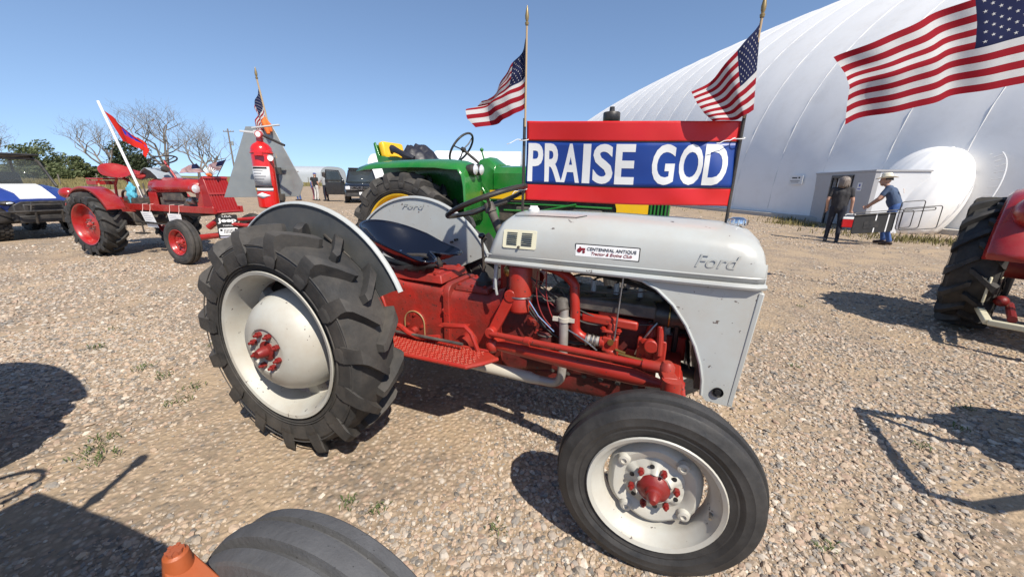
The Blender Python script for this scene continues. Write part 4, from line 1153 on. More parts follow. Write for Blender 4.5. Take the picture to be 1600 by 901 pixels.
def patch(hb, ht, fly, sag=(0, 0, 0), wave=.02, nw=2.2, wdir=(0, 1, 0), ph=0., comp=1.0):
    """hoist bottom/top and fly edge as a list of points from v=0 to v=1"""
    hb, ht = V(hb), V(ht); fly = [V(p) for p in fly]; sag = V(sag); wdir = V(wdir)
    def P(u, v):
        h = hb * (1 - v) + ht * v
        x = min(max(v, 0), 1) * (len(fly) - 1); i = min(int(x), len(fly) - 2); t = x - i
        f = fly[i] * (1 - t) + fly[i + 1] * t
        uu_ = u ** comp
        p = h * (1 - uu_) + f * uu_ + sag * (4 * u * (1 - u))
        a = min(1, u * 2.2)
        return p + wdir * wave * a * math.sin(2 * PI * nw * u + ph + 1.3 * (1 - v)) + wdir * wave * .4 * a * math.sin(2 * PI * nw * 2.1 * u + ph * 2 - 2.6 * v)
    return P
# banner on its posts, local frame of the grey tractor
BX = thing('praise_banner', 'red and blue PRAISE GOD banner stretched between posts above the grey hood', 'banner', TX, TH)
BRED = mat('banner_red', (.56, .014, .014), .42, var=.08, vs=4, bump=.1, bs=12)
BBLU = mat('banner_blue', (.010, .045, .24), .42, var=.08, vs=4, bump=.1, bs=12)
BWHI = mat('banner_white', (.72, .72, .70), .5, var=.05, vs=9)
def ban(x, z, d=0.0):
    t = (x - .995) / .94
    zt = 1.688 - .036 * t - .005 * math.sin(PI * min(1, t)); zb = 1.303 + .004 * t - .003 * math.sin(PI * min(1, t)) + .002 * math.sin(9 * t)
    q = (z - 1.303) / .382; zz = zb + (zt - zb) * q
    y = .016 * math.sin(t * 5.5 + q * 2) + .005 * math.sin(t * 21 + q * 9) * math.exp(-((t - .9) / .2) ** 2) + .004 * math.sin(t * 27 - q * 8) * math.exp(-(t / .15) ** 2) + .010 * math.sin(t * 13 + 1.5 - q * 4) * (1 - q) - .02 * math.exp(-((t - .55) / .16) ** 2) * max(0, .35 - q) * 2
    if t > .93: y += .9 * (t - .93) ** 1.5
    return V(x, y - d, zz)
for (nm, z0, z1, m, dd) in (('banner_cloth', 1.303, 1.386, BRED, 0), ('banner_cloth', 1.386, 1.594, BBLU, 0), ('banner_cloth', 1.594, 1.685, BRED, 0)):
    g = MB(); g.grid(lambda u, v: ban(.998 + .948 * u, z0 + (z1 - z0) * v), 64, 10); g.build(nm, m, BX, angle=180, solid=.0012)
for z in (1.594, 1.386):
    g = MB(); g.tube([ban(.998 + .948 * i / 60, z, .0015) for i in range(61)], .0016, 5); g.build('banner_hem', INKB, BX)
for ch, a, b in (('P', 1.008, 1.088), ('R', 1.096, 1.188), ('A', 1.184, 1.280), ('I', 1.294, 1.332), ('S', 1.345, 1.440), ('E', 1.450, 1.538), ('G', 1.612, 1.707), ('O', 1.724, 1.818), ('D', 1.822, 1.914)):
    o = text('letter', ch, BWHI, BX, a, b, 1.398, 1.583, lambda x, z, d: ban(x, z, .0012 + d), .0006, .026, sub=3)
g = MB(); g.bar((.985, .012, 1.20), (.985, .012, 1.70), .022, .008, up=(1, 0, 0)); g.build('post', BLACK, BX)
g = MB(); g.cyl((1.945, .022, 1.20), (1.948, .022, 1.70), .007, n=10); g.build('post', BLACK, BX)
ZIP = mat('white_zip_tie', (.75, .75, .73), .5)
def ziptie(x, y, z, sx, seed, parent):
    rg = random.Random(seed); g = MB()
    g.tube(circ((x, y, z), .022, 16, Matrix.Rotation(.25, 3, 'X')), .0022, 6, True)
    e = [V(x + sx * .015, y - .02, z)]
    for i in range(5): e.append(e[-1] + V(sx * rg.uniform(.006, .02), -rg.uniform(0, .012), rg.uniform(-.012, .004)))
    g.tube(e, .0018, 5); g.build('zip_tie', ZIP, parent)
ziptie(.985, .008, 1.60, -1, 1, BX); ziptie(1.94, .02, 1.585, -1, 2, BX); ziptie(.985, .008, 1.36, -.6, 4, BX)
# two flags on the banner posts
def small_flag(label, base, top, P, group=None):
    t = thing('american_flag', label, 'flag', TX, TH, group)
    g = MB(); g.cyl(base, top, .0052, .0048, 10); g.build('flag_pole', WPOLE if group else WOODP, t)
    finial(t, top, .85); us_flag(t, P); return t
small_flag('small American flag on the post at the steering-wheel end of the banner', (.992, .002, 1.66), (.990, .0, 2.10),
           patch((.990, 0, 1.748), (.987, 0, 2.056), [(.735, -.015, 1.662), (.690, -.03, 1.705), (.672, -.02, 1.752), (.70, .05, 1.775), (.735, .03, 1.80), (.72, .08, 1.80), (.745, .06, 1.815)], (.035, 0, -.004), .022, 1.3, (.25, 1, .0), .4))
small_flag('small American flag on the front post of the banner, against the white dome', (1.946, .012, 1.66), (1.950, .012, 2.015),
           patch((1.975, .01, 1.69), (1.948, .01, 2.0), [(1.835, -.03, 1.645), (1.80, -.03, 1.675), (1.765, -.02, 1.72), (1.738, -.01, 1.765)], (.02, -.03, -.01), .03, 1.15, (.25, 1, 0), 2.2))
# big flag flying from a pole on the red tractor at the right
t = thing('american_flag', 'large American flag streaming out in front of the white dome', 'flag', (0, 0, 0))
g = MB(); g.cyl((5.62, 4.12, .95), (5.12, 4.22, 3.62), .016, .013, 12); g.build('flag_pole', WOODP, t)
finial(t, (5.12, 4.22, 3.62), 2)
us_flag(t, patch((5.34, 4.19, 2.47), (5.16, 4.22, 3.44), [(3.46, 4.32, 2.02), (3.43, 4.30, 2.2), (3.40, 4.26, 2.36), (3.42, 4.36, 2.50), (3.31, 4.42, 2.67)], (-.02, 0, .02), .055, 2.1, (.15, 1, .3), 1.0), nu=60)

# ------------------------------------------------------------------ green and yellow tractor
JO = (-.94, 5.39, 0)
J = thing('green_tractor', 'green and yellow row-crop tractor parked behind the grey tractor', 'tractor', JO, TH)
jd_disc = [(.09, .02), (.12, .02), (.16, .0), (.26, -.03), (.40, -.02), (.44, .0)]
for s in (-1, 1):
    ag_wheel(J, 'rear_wheel', (0, s * .83, .742), .742, .33, .485, s, TYRE, YELLOW, YELLOW, jd_disc, 8, .1, 19, 0, .042, .045, .06)
for s in (-1, 1):
    w = front_wheel(J, (2.62, s * .22, .36), .36, .16, .2, s, 0, TYREK, IRON, IRON, bosses=False)
for s in (-1, 1):
    g = MB()
    prof = [(-.60, 1.575), (-.45, 1.60), (-.2, 1.615), (.2, 1.625), (.5, 1.622), (.68, 1.605), (.78, 1.57), (.83, 1.50), (.85, 1.40), (.86, 1.2), (.86, .95)]
    def ring(x, z, k): return [V(x, s * .55, z), V(x, s * .62, z + .004), V(x, s * .80, z + .002 - .012 * k), V(x, s * .93, z - .02 - .03 * k), V(x + .0, s * .985, z - .05 - .05 * k)]
    g.loft([ring(x, z, 1 if x < .75 else .3) for x, z in prof], closed=False); fd = g.build('fender', GREEN, J, solid=.006, angle=50)
    g = MB(); g.prism([(-.60, 1.575), (-.2, 1.61), (.5, 1.62), (.78, 1.57), (.85, 1.4), (.86, .9), (.3, .75), (-.3, 1.0), (-.5, 1.3)], lambda x, z, d, s=s: V(x, s * (.55 + d), z), 0, .006); g.build('fender_side', GREEN, fd)
    for k, yy in enumerate((.66, .80)):
        g = MB(); g.lathe([(.0, .05), (.03, .048), (.055, .03), (.062, .0), (.05, -.06), (.02, -.085), (0, -.09)], 20, axis='X'); lm = g.build('headlight', BLACK, J); lm.location = (.87, s * yy, 1.51)
        g = MB(); g.lathe([(.0, .056), (.03, .054), (.056, .036)], 20, axis='X'); g.build('lens', LENS, lm)
# body
g = MB()
def jring(x, w, zt, zb): return [V(x, -w, zb), V(x, -w, zt - .09), V(x, -w * .82, zt - .02), V(x, -w * .4, zt), V(x, w * .4, zt), V(x, w * .82, zt - .02), V(x, w, zt - .09), V(x, w, zb)]
g.loft([jring(.85, .235, 1.575, 1.30), jring(1.6, .245, 1.575, 1.30), jring(2.5, .25, 1.565, 1.30), jring(2.72, .25, 1.55, 1.30)], cap=True); g.build('hood', GREEN, J, angle=30)
g = MB(); g.loft([jring(.62, .20, 1.66, 1.20), jring(.74, .215, 1.68, 1.20), jring(.86, .225, 1.60, 1.20)]); g.build('dash_cowl', GREEN, J, bevel=.008)
g = MB(); g.box((1.62, -.248, 1.235), (1.62, .02, .10)); g.box((1.62, .248, 1.235), (1.62, .02, .10)); g.build('hood_stripe', YELLOW, J)
for s in (-1, 1):
    g = MB(); g.prism([(2.30, 1.285), (2.68, 1.285), (2.68, .86), (2.36, .86), (2.35, 1.12), (2.33, 1.18), (2.28, 1.20)], lambda x, z, d, s=s: V(x, s * (.25 + d), z), -.004, .006); g.build('side_panel', YELLOW, J)
    g = MB(); g.box((2.78, s * .245, 1.20), (.2, .016, .68)); gp = g.build('grille_panel', GREEN, J)
    bar_ = MB(); bar_.box((0, s * .262, 1.20), (.016, .022, .66)); bme = bar_.mesh('grille_louvre', GREEN)
    slot = MB(); slot.box((0, s * .2545, 1.20), (.018, .004, .64)); sme = slot.mesh('grille_slot', INKB)
    for i in range(5):
        inst(bme, 'grille_louvre', gp, (2.71 + i * .036, 0, 0)); inst(sme, 'grille_slot', gp, (2.726 + i * .036, 0, 0))
g = MB(); g.box((2.86, 0, 1.20), (.06, .50, .70)); g.build('front_grille', GREEN, J, bevel=.02)
g = MB(); g.box((1.6, 0, .98), (1.5, .34, .46)); g.box((2.0, -.2, 1.0), (.4, .08, .2)); g.box((1.3, -.2, .95), (.3, .1, .3)); eng = g.build('engine', IRON, J, bevel=.02)
g = MB()
for (a, b) in (((.9, -.22, 1.14), (2.3, -.24, 1.12)), ((1.0, -.25, 1.05), (2.3, -.25, 1.06)), ((1.2, -.22, 1.0), (1.9, -.26, 1.15))): g.cyl(a, b, .012, n=8)
g.build('control_rod', GREEN, J)
g = MB(); g.box((.35, 0, .85), (1.1, .42, .62)); g.cyl((0, -.75, .742), (0, .75, .742), .09, n=20); g.build('transmission_case', GREEN, J, bevel=.03)
g = MB(); g.box((2.55, 0, .66), (.25, .2, .35)); g.cyl((2.62, 0, .70), (2.62, 0, .36), .05, n=14); g.cyl((2.62, -.2, .36), (2.62, .2, .36), .03, n=12); g.build('front_pedestal', GREEN, J, bevel=.02)
g = MB(); g.cyl((2.18, -.02, 1.55), (2.18, -.02, 2.06), .03, n=14); stk = g.build('exhaust_stack', BLACK, J)
g = MB(); g.lathe([(.03, 2.035), (.085, 2.04), (.092, 2.05), (.092, 2.125), (.085, 2.135), (.03, 2.14), (.026, 2.19), (.0, 2.19)], 24, (2.18, -.02, 0), 'Z'); g.build('stack_cap', BLACK, stk)
# seat
g = MB(); g.prism([(-.90, 1.60), (-.96, 1.86), (-.93, 1.88), (-.87, 1.70), (-.42, 1.66), (-.42, 1.60)], lambda x, z, d: V(x, d, z), -.26, -.235); g.prism([(-.90, 1.60), (-.96, 1.86), (-.93, 1.88), (-.87, 1.70), (-.42, 1.66), (-.42, 1.60)], lambda x, z, d: V(x, d, z), .235, .26); g.box((-.93, 0, 1.73), (.02, .48, .24), rot=(0, rad(-13), 0)); g.box((-.66, 0, 1.6), (.5, .46, .03)); js = g.build('seat_frame', GREEN, J, bevel=.006)
g = MB(); g.box((-.86, 0, 1.78), (.10, .44, .22), rot=(0, rad(-13), 0)); g.build('seat_back', YELLOW, js, bevel=.035, seg=3)
g = MB(); g.box((-.64, 0, 1.655), (.44, .44, .09)); g.build('seat_cushion', YELLOW, js, bevel=.03, seg=3)
g = MB(); g.box((-.62, 0, 1.35), (.22, .22, .5)); g.build('seat_pedestal', GREEN, js)
R_ = rad(-55)
steering_wheel(J, (.27, 0, 1.80), .215, R_, BLACK, BLACK, 3, .014, ph=.6)
g = MB(); g.cyl((.30, 0, 1.78), (.68, 0, 1.50), .018, n=12); g.build('steering_shaft', BLACK, J)
g = MB(); g.tube([(.72, -.12, 1.55), (.66, -.12, 1.66), (.63, -.12, 1.75)], .01, 8); g.ell((.63, -.12, 1.765), .024, 12, 8); g.build('throttle_lever', GREEN, J)
g = MB(); g.tube([(.62, -.26, 1.42), (.82, -.27, 1.15)], .014, 8); g.tube([(.70, -.25, 1.02), (.70, -.25, 1.24)], .012, 8); g.ell((.70, -.25, 1.25), .02, 10, 8); g.build('hand_lever', GREEN, J)
# jacket on the seat
jk = thing('dark_jacket', 'crumpled dark jacket thrown over the yellow tractor seat', 'jacket', JO, TH)
JKM = mat('dark_nylon', (.018, .018, .026), .5, var=.3, vs=8)
g = MB()
def jkp(u, v):
    x = -.72 + .62 * u; y = -.27 + .5 * v
    q = math.sin(PI * u) ** .6 * math.sin(PI * v) ** .5
    n = mnoise.noise(Vector((x * 7, y * 7, 1.2))) * .07 + mnoise.noise(Vector((x * 17, y * 15, 4.2))) * .045
    return V(x, y + .04 * math.sin(u * 9), 1.64 + .19 * q * (1.1 - .5 * abs(u - .4)) + n * (q + .25) - .06 * (1 - q))
g.grid(jkp, 40, 32); g.build('jacket_body', JKM, jk, solid=.01, angle=180)
g = MB(); g.tube([(-.70, -.2, 1.74), (-.62, -.285, 1.79), (-.5, -.29, 1.74), (-.38, -.29, 1.69), (-.28, -.28, 1.66)], [.02, .045, .035, .05, .03], 10); g.build('sleeve', JKM, jk)

# ------------------------------------------------------------------ red home-built tractor on the left
RO = (-7.19, 7.35, 0); RH = rad(-17)
R1 = thing('red_tractor', 'small red home-built tractor with red pan seat, paper notes tied to its frame', 'tractor', RO, RH)
rdisc = [(.03, .07), (.08, .07), (.10, .06), (.2, .045), (.3, .04), (.33, .03)]
for s in (-1, 1):
    ag_wheel(R1, 'rear_wheel', (0, s * .62, .555), .555, .31, .345, s, TYREK, REDR, REDR, rdisc, 8, .085, 16, 0, .042, .045, .05, nutm=STEEL)
    front_wheel(R1, (2.12, s * .64, .365), .365, .17, .20, s, rad(-3), TYRE, REDR, REDR, bosses=False)
for s in (-1, 1):
    g = MB(); rings = []
    for i in range(25):
        a = rad(160 - 135 * i / 24); r = .63
        rings.append([V(r * math.cos(a), s * .44, .555 + r * math.sin(a)), V((r + .01) * math.cos(a), s * .45, .555 + (r + .01) * math.sin(a)), V((r + .01) * math.cos(a), s * .70, .555 + (r + .01) * math.sin(a)), V((r - .03) * math.cos(a), s * .71, .555 + (r - .03) * math.sin(a))])
    g.loft(rings, closed=False); g.build('fender', REDR, R1, solid=.006, angle=50)
    g = MB(); g.box((1.35, s * .235, .845), (2.1, .05, .11)); g.build('frame_rail', REDR, R1, bevel=.006)
g = MB(); g.box((-.25, 0, .98), (.5, .9, .04)); g.box((-.1, 0, .80), (.6, .4, .3)); g.build('rear_deck', REDR, R1, bevel=.008)
g = MB(); g.ell((-.95, -.45, 1.06), (.15, .11, .10), 20, 12); g.cyl((-.82, -.45, 1.05), (-.4, -.40, .99), .02, n=10); g.build('rear_float', REDR, R1)
g = MB(); g.box((.1, 0, .62), (.5, .5, .25)); g.cyl((0, -.6, .555), (0, .6, .555), .07, n=18); g.cyl((0, 0, .6), (1.2, 0, .6), .09, n=16); g.build('drivetrain', IRON, R1, bevel=.02)
g = MB(); g.box((1.5, 0, .88), (.95, .36, .3)); g.cyl((1.95, -.16, 1.0), (2.05, -.19, 1.0), .055, n=18); g.box((1.4, -.16, 1.05), (.5, .1, .16)); g.build('engine', IRON, R1, bevel=.02)
g = MB(); g.cyl((1.86, -.215, .985), (1.96, -.225, .985), .055, n=18); g.cyl((1.82, -.21, .985), (1.86, -.215, .985), .06, n=18); g.build('generator', STEEL, R1)
def rring(x, w, zt, zb): return [V(x, -w, zb), V(x, -w * 1.02, zb + (zt - zb) * .45), V(x, -w * .86, zt - .05), V(x, -w * .45, zt - .005), V(x, 0, zt), V(x, w * .45, zt - .005), V(x, w * .86, zt - .05), V(x, w * 1.02, zb + (zt - zb) * .45), V(x, w, zb)]
g = MB(); g.loft([rring(.80, .17, 1.26, 1.10), rring(.84, .20, 1.34, 1.10), rring(1.1, .215, 1.365, 1.11), rring(1.6, .22, 1.355, 1.13), rring(2.08, .215, 1.325, 1.14)], closed=False, cap=False); g.build('hood', REDR, R1, solid=.006, angle=40)
for s in (-1, 1):
    g = MB(); g.box((.93, s * .21, 1.0), (.20, .02, .22)); g.box((2.07, s * .21, 1.0), (.14, .025, .3)); g.build('side_panel', REDR, R1, bevel=.004)
g = MB(); g.box((.86, 0, 1.05), (.04, .4, .40)); g.build('firewall', REDR, R1, bevel=.004)
g = MB()
q0 = [V(2.10, -.215, 1.33), V(2.10, .215, 1.33), V(2.14, .225, .79), V(2.14, -.225, .79)]
q1 = [V(2.20, -.20, 1.40), V(2.20, .20, 1.40), V(2.38, .215, .79), V(2.38, -.215, .79)]
g.loft([q0, q1]); ns = g.build('nose', mat('dark_red_nose', (.27, .012, .012), .35, var=.2), R1, bevel=.012)
for i in range(9):
    t0 = (i + .5) / 9
    g = MB(); a = q1[0].lerp(q1[1], t0); b = q1[3].lerp(q1[2], t0); g.bar(a.lerp(b, .1) + V(.006, 0, 0), a.lerp(b, .92) + V(.006, 0, 0), .012, .014, up=(1, 0, .3)); g.build('grille_bar', REDR, ns)
for f in (.47, .05, .95):
    g = MB(); a = q1[0].lerp(q1[3], f); b = q1[1].lerp(q1[2], f); g.bar(a + V(.012, 0, 0), b + V(.012, 0, 0), .03, .02, up=(1, 0, .3)); g.build('grille_rail', REDR, ns)
for s in (-1, 1):
    g = MB(); g.lathe([(0, .02), (.05, .018), (.078, .004), (.082, -.02), (.06, -.09), (.02, -.12), (0, -.12)], 24, axis='X'); hl = g.build('headlight', REDR, R1); hl.location = (2.10, s * .27, 1.19)
    g = MB(); g.lathe([(0, .028), (.04, .026), (.068, .012)], 24, axis='X'); g.build('lens', LENS, hl)
g = MB(); g.cyl((2.12, -.62, .40), (2.12, .62, .40), .05, n=16); g.cyl((2.12, -.2, .55), (2.3, -.1, .7), .05, n=14); g.cyl((2.1, -.55, .42), (1.0, -.1, .55), .03, n=10); g.build('front_axle', REDR, R1)
g = MB(); g.cyl((1.5, -.30, .56), (.35, -.30, .60), .016, n=8); g.cyl((.62, -.3, .40), (.62, -.3, .62), .012, n=8); g.box((.62, -.32, .39), (.24, .1, .02)); g.build('step', BLACK, R1)
g = MB()
def rseat(u, v):
    a = 2 * PI * u; ca = math.cos(a); Rf = .26 + .02 * math.cos(2 * a)
    if ca > 0: Rf += .09 * math.exp(-((abs(math.atan2(math.sin(a), ca)) - .6) / .33) ** 2) - .05 * math.exp(-(math.atan2(math.sin(a), ca) / .26) ** 2)
    return V(-.22 + Rf * v * ca * 1.25, Rf * v * math.sin(a), 1.36 + v ** 2.2 * (.08 + .13 * max(0, -ca) ** 1.3 - .02 * max(0, ca)) + .22 * Rf * v * math.sin(a) - .10 * Rf * v * ca)
g.grid(rseat, 48, 14); rs = g.build('seat', REDR, R1, solid=.006, angle=60)
g = MB(); g.tube([(.12, 0, .98), (.08, 0, 1.1), (-.02, 0, 1.30), (-.2, 0, 1.36)], .028, 10); g.tube([(-.3, 0, 1.36), (-.42, 0, 1.2), (-.45, 0, 1.0)], .022, 10); g.build('seat_post', REDR, rs)
g = MB(); g.box((-.62, 0, 1.32), (.32, .45, .03)); g.tube([(-.45, -.2, 1.30), (-.6, -.2, 1.2), (-.75, -.2, 1.32)], .012, 8); g.box((-.60, -.1, 1.25), (.28, .3, .07)); g.build('rear_rack', REDR, rs)
g = MB(); g.box((-.60, -.22, 1.215), (.3, .02, .05)); g.build('rack_board', mat('plank', (.55, .42, .22), .6), rs)
g = MB(); g.box((.35, 0, .95), (.5, .4, .1)); g.tube([(.3, .05, 1.0), (.28, .05, 1.25)], .012, 8); g.tube([(.45, -.08, .98), (.42, -.1, 1.2)], .012, 8); g.tube(bez((.0, -.15, 1.0), (.2, -.25, 1.25), (.35, -.1, 1.0), 8), .02, 8); g.build('floor_controls', IRON, R1)
steering_wheel(R1, (1.04, 0, 1.66), .20, rad(-20), BLACK, BLACK, 3, .013)
g = MB(); g.cyl((1.06, 0, 1.64), (1.30, 0, 1.32), .018, n=10); g.build('steering_shaft', REDR, R1)
g = MB(); g.lathe([(0, .05), (.04, .045), (.055, .0), (.05, -.05), (0, -.06)], 16, (1.22, -.10, 1.50), 'X'); g.build('gauge', BLACK, R1)
# shirt/cloth draped over the dash
cl = thing('pale_cloth', 'pale blue-grey cloth draped below the steering wheel of the red tractor', 'cloth', RO, RH)
g = MB()
def clp(u, v):
    x = .62 + .55 * u; y = -.2 + .4 * v
    return V(x, y, 1.36 + .20 * math.sin(PI * min(1, u * 1.1)) ** .7 * (1 - .25 * abs(v - .5)) + .04 * mnoise.noise(Vector((x * 9, y * 8, 3))) - .03)
g.grid(clp, 26, 20); g.build('cloth_sheet', clothmat('pale_cloth', (.34, .38, .42), .15), cl, solid=.006, angle=180)
crumple((.66, -.17, 1.39), (.07, .06, .06), None, 5, .5).build('red_fold', mat('red_cloth', (.3, .02, .02), .85), cl)
gv_ = tag(crumple((.30, -.16, 1.08), (.075, .06, .15), None, 3, .55).build('work_glove', mat('turquoise_cloth', (.10, .42, .55), .8, var=.2)), 'turquoise cloth glove hanging at the foot of the white flagpole', 'glove')
gv_.location = RO; gv_.rotation_euler = (0, 0, RH)
# red flag on white pole
t = thing('red_flag', 'red flag with blue emblem on a slanted white pole', 'flag', RO, RH)
g = MB(); g.cyl((.33, -.02, 1.0), (-.295, 0, 2.66), .021, .021, 12); g.build('flag_pole', WPOLE, t)
rp_ = patch((.10, 0, 1.63), (-.20, 0, 2.49), [(.74, -.06, 1.74), (.70, .0, 1.80), (.64, .06, 1.86), (.58, .0, 1.93)], (-.02, 0, .05), .035, 1.4, (0, 1, .2), .5)
g = MB()
rp2 = patch((.115, 0, 1.98), (-.195, 0, 2.50), [(.755, -.06, 1.70), (.73, .0, 1.78), (.70, .05, 1.83), (.72, .0, 1.78)], (.0, 0, .05), .03, 1.4, (0, 1, .2), .5)
def flagmf(u, v): return 1 if .32 < u < .85 and .38 < v < .66 and (math.sin(u * 40) + math.sin(v * 31 + u * 22)) > -.9 else 0
g.grid(lambda u, v: rp2(u, v), 40, 24, flagmf); g.build('flag_cloth', [clothmat('red_flag_cloth', (.62, .03, .02)), clothmat('blue_flag_cloth', (.03, .04, .35), .2)], t, angle=180)
# small flags and the feather-like rosette at the nose
for (nm, bx, tx, flyp, lab) in (('american_flag', (2.16, -.06, 1.38), (1.98, -.1, 1.60), [(1.70, -.2, 1.44), (1.68, -.16, 1.50), (1.74, -.1, 1.56)], 'tiny faded flag tilted back from the red tractor nose'), ('american_flag', (2.17, .06, 1.38), (2.38, .12, 1.68), [(2.14, .0, 1.50), (2.12, -.02, 1.54), (2.11, -.02, 1.58)], 'tiny American flag beside the rosette on the red tractor nose')):
    t = thing(nm, lab, 'flag', RO, RH)
    g = MB(); g.cyl(bx, tx, .006, n=8); g.build('flag_pole', BLACK, t)
    b_, t_ = V(bx), V(tx)
    us_flag(t, patch(b_.lerp(t_, .35), b_.lerp(t_, .97), flyp, (0, 0, .0), .02, 1.3, (0, 1, .2)), nu=20, stars=False)
ro_ = thing('paper_rosette', 'orange and white folded rosette on the red tractor nose', 'rosette', RO, RH)
for k in range(9):
    a = rad(-55 + k * 13.5)
    g = MB(); g.add([(2.18, -.05, 1.385), (2.18 + .17 * math.sin(a) - .02, -.05 + .01 * k, 1.385 + .16 * math.cos(a)), (2.18 + .17 * math.sin(a + .2), -.06, 1.385 + .16 * math.cos(a + .2))], [(0, 1, 2)])
    g.build('petal', PAPER, ro_, solid=.004)
    g = MB(); g.add([(2.185, -.075, 1.38), (2.185 + .09 * math.sin(a), -.075, 1.38 + .07 * math.cos(a)), (2.185 + .09 * math.sin(a + .2), -.08, 1.38 + .07 * math.cos(a + .2))], [(0, 1, 2)]); g.build('petal', mat('orange_cloth', (.7, .15, .03), .8), ro_, solid=.004)
# paper notes
for (lab, x0, x1, z0, z1, sk_) in (('white paper note tied near the rear wheel of the red tractor', .66, .94, .50, .775, -.06), ('white paper note tied behind the red tractor front wheel', 1.34, 1.66, .52, .765, .02)):
    t = thing('paper_note', lab, 'paper', RO, RH)
    g = MB(); g.prism([(x0, z1), (x1, z1), (x1 - sk_, z0), (x0 - sk_, z0)], lambda x, z, d: V(x, -.30 - d + .1 * (z1 - z), z), 0, .002); pg = g.build('sheet', PAPER, t)
    for k in range(6):
        z = z1 - .045 - k * .034
        g = MB(); x_a = x0 + .03 - sk_ * (z1 - z) / (z1 - z0); ln = (x1 - x0) * (.55 + .25 * ((k * 7) % 3) / 2); g.prism([(x_a, z), (x_a + ln, z), (x_a + ln, z + .007), (x_a, z + .007)], lambda x, zz, d: V(x, -.3025 - d + .1 * (z1 - zz), zz), 0, .001); g.build('text_line', mat('faint_ink', (.35, .35, .42), .8), pg)
    for x in (x0 + .04, x1 - .05):
        g = MB(); g.tube([(x, -.30, z1 - .01), (x - .01, -.272, z1 + .05), (x, -.265, .905), (x + .02, -.2, .91)], .0045, 6); g.build('string', mat('pink_string', (.75, .5, .45), .8), t)
# jeep plate
pt_ = thing('number_plate', 'black and white lettered plate hanging from the red tractor front', 'plate', RO, RH)
PX, PY = 2.44, -.10
rzp = rad(28)
def pf(x, z, d):   # plate faces the camera side
    return V(PX + x * math.sin(rad(40)), PY + x * math.cos(rad(40)), z) + V(math.cos(rad(40)), -math.sin(rad(40)), 0) * d
g = MB(); g.prism(rrect(-.15, .15, .37, .77, .01), pf, -.003, .003); pl_ = g.build('plate', INKB, pt_)
g = MB(); g.prism(rrect(-.135, .135, .43, .55, .025), pf, .003, .005); g.build('badge_panel', PAPER, pl_)
for i in range(7):
    x = -.06 + i * .02; g = MB(); g.prism([(x - .006, .455), (x + .006, .455), (x + .006, .53), (x - .006, .53)], pf, .005, .0065); g.build('badge_slot', INKG, pl_)
for x in (-.1, .1):
    g = MB(); g.prism([(x + .02 * math.cos(a), .515 + .02 * math.sin(a)) for a in [2 * PI * i / 12 for i in range(12)]], pf, .005, .0065); g.build('badge_lamp', INKB, pl_)
text('plate_text', 'Jeep', PAPER, pl_, -.13, .13, .625, .715, lambda x, z, d: pf(x, z, d + .0035), .0015, .03)
text('plate_text', 'USA', PAPER, pl_, -.06, .07, .728, .755, lambda x, z, d: pf(x, z, d + .0035), .0015)
text('plate_text', 'THING', PAPER, pl_, -.07, .07, .578, .602, lambda x, z, d: pf(x, z, d + .0035), .0015)
g = MB(); g.prism(rrect(-.13, .13, .382, .412, .004), pf, .003, .005); g.build('plate_strip', mat('faint_ink', (.35, .35, .42), .8), pl_)
g = MB(); g.tube([(2.3, 0, .70), (2.42, -.06, .78), pf(0, .765, 0)], .005, 6); g.build('hanger', BLACK, pl_)
g = MB(); g.tube([(2.3, .05, .66), (2.75, .2, .70), (3.3, .35, .58)], .03, 10); g.tube([(2.3, -.1, .62), (2.8, .1, .58), (3.3, .35, .55)], .03, 10); g.build('tow_bar', REDR, R1)

# ------------------------------------------------------------------ steel stand with extinguisher
st_ = thing('steel_stand', 'grey sheet-steel fin on a post behind the grey tractor', 'stand', (-1.95, 3.12, 0))
k_ = .846
def finw(x, z): return (x * k_ + 1.95, 1.4 + (z - 1.4) * k_)
fin = [finw(*p) for p in ((-2.57, 1.86), (-2.31, 1.865), (-2.095, 1.335), (-2.15, 1.215), (-2.90, 1.195))]
g = MB(); g.prism(fin, lambda x, z, d: V(x, .18 + d + .10 * max(0, x - .0), z), 0, .006); g.build('steel_plate', GALV, st_, bevel=.002)
g = MB(); g.box((-.05, .21, .78), (.06, .05, 1.55)); g.build('post', IRON, st_)
g = MB(); g.box((-.05, .2, .012), (.6, .5, .024)); g.build('base_plate', IRON, st_)
g = MB(); g.box((.0, .10, 1.45), (.05, .14, .05)); g.box((0, .10, 1.24), (.05, .14, .05)); g.build('bracket', IRON, st_)
ext = thing('fire_extinguisher', 'red fire extinguisher with white label hung on the steel fin', 'fire extinguisher', (-1.93, 3.07, 0))
EXR = mat('extinguisher_red', (.62, .015, .012), .22, var=.05, coat=.5)
g = MB(); g.lathe([(0, 1.155), (.064, 1.165), (.073, 1.175), (.074, 1.585), (.070, 1.612), (.055, 1.635), (.034, 1.648), (.024, 1.655), (.024, 1.68)], 40, axis='Z'); cyl_ = g.build('cylinder', EXR, ext)
g = MB(); g.lathe([(.0752, 1.335), (.0752, 1.475)], 24, axis='Z', a0=rad(-150), a1=rad(-30)); g.build('label', mat('label_silver', (.6, .6, .6), .4), cyl_, solid=.0008)
for k in range(5):
    g = MB(); g.lathe([(.0766, 1.36 + k * .021), (.0766, 1.365 + k * .021)], 12, axis='Z', a0=rad(-125), a1=rad(-125 + 50 + 10 * (k % 3))); g.build('label_text', INKG, cyl_, solid=.0005)
g = MB(); g.lathe([(.0766, 1.458), (.0766, 1.472)], 12, axis='Z', a0=rad(-130), a1=rad(-45)); g.build('label_text', INKB, cyl_, solid=.0005)
g = MB(); g.lathe([(.0752, 1.318), (.0752, 1.333)], 24, axis='Z', a0=rad(-155), a1=rad(-25)); g.build('label_band', INKB, cyl_, solid=.0008)
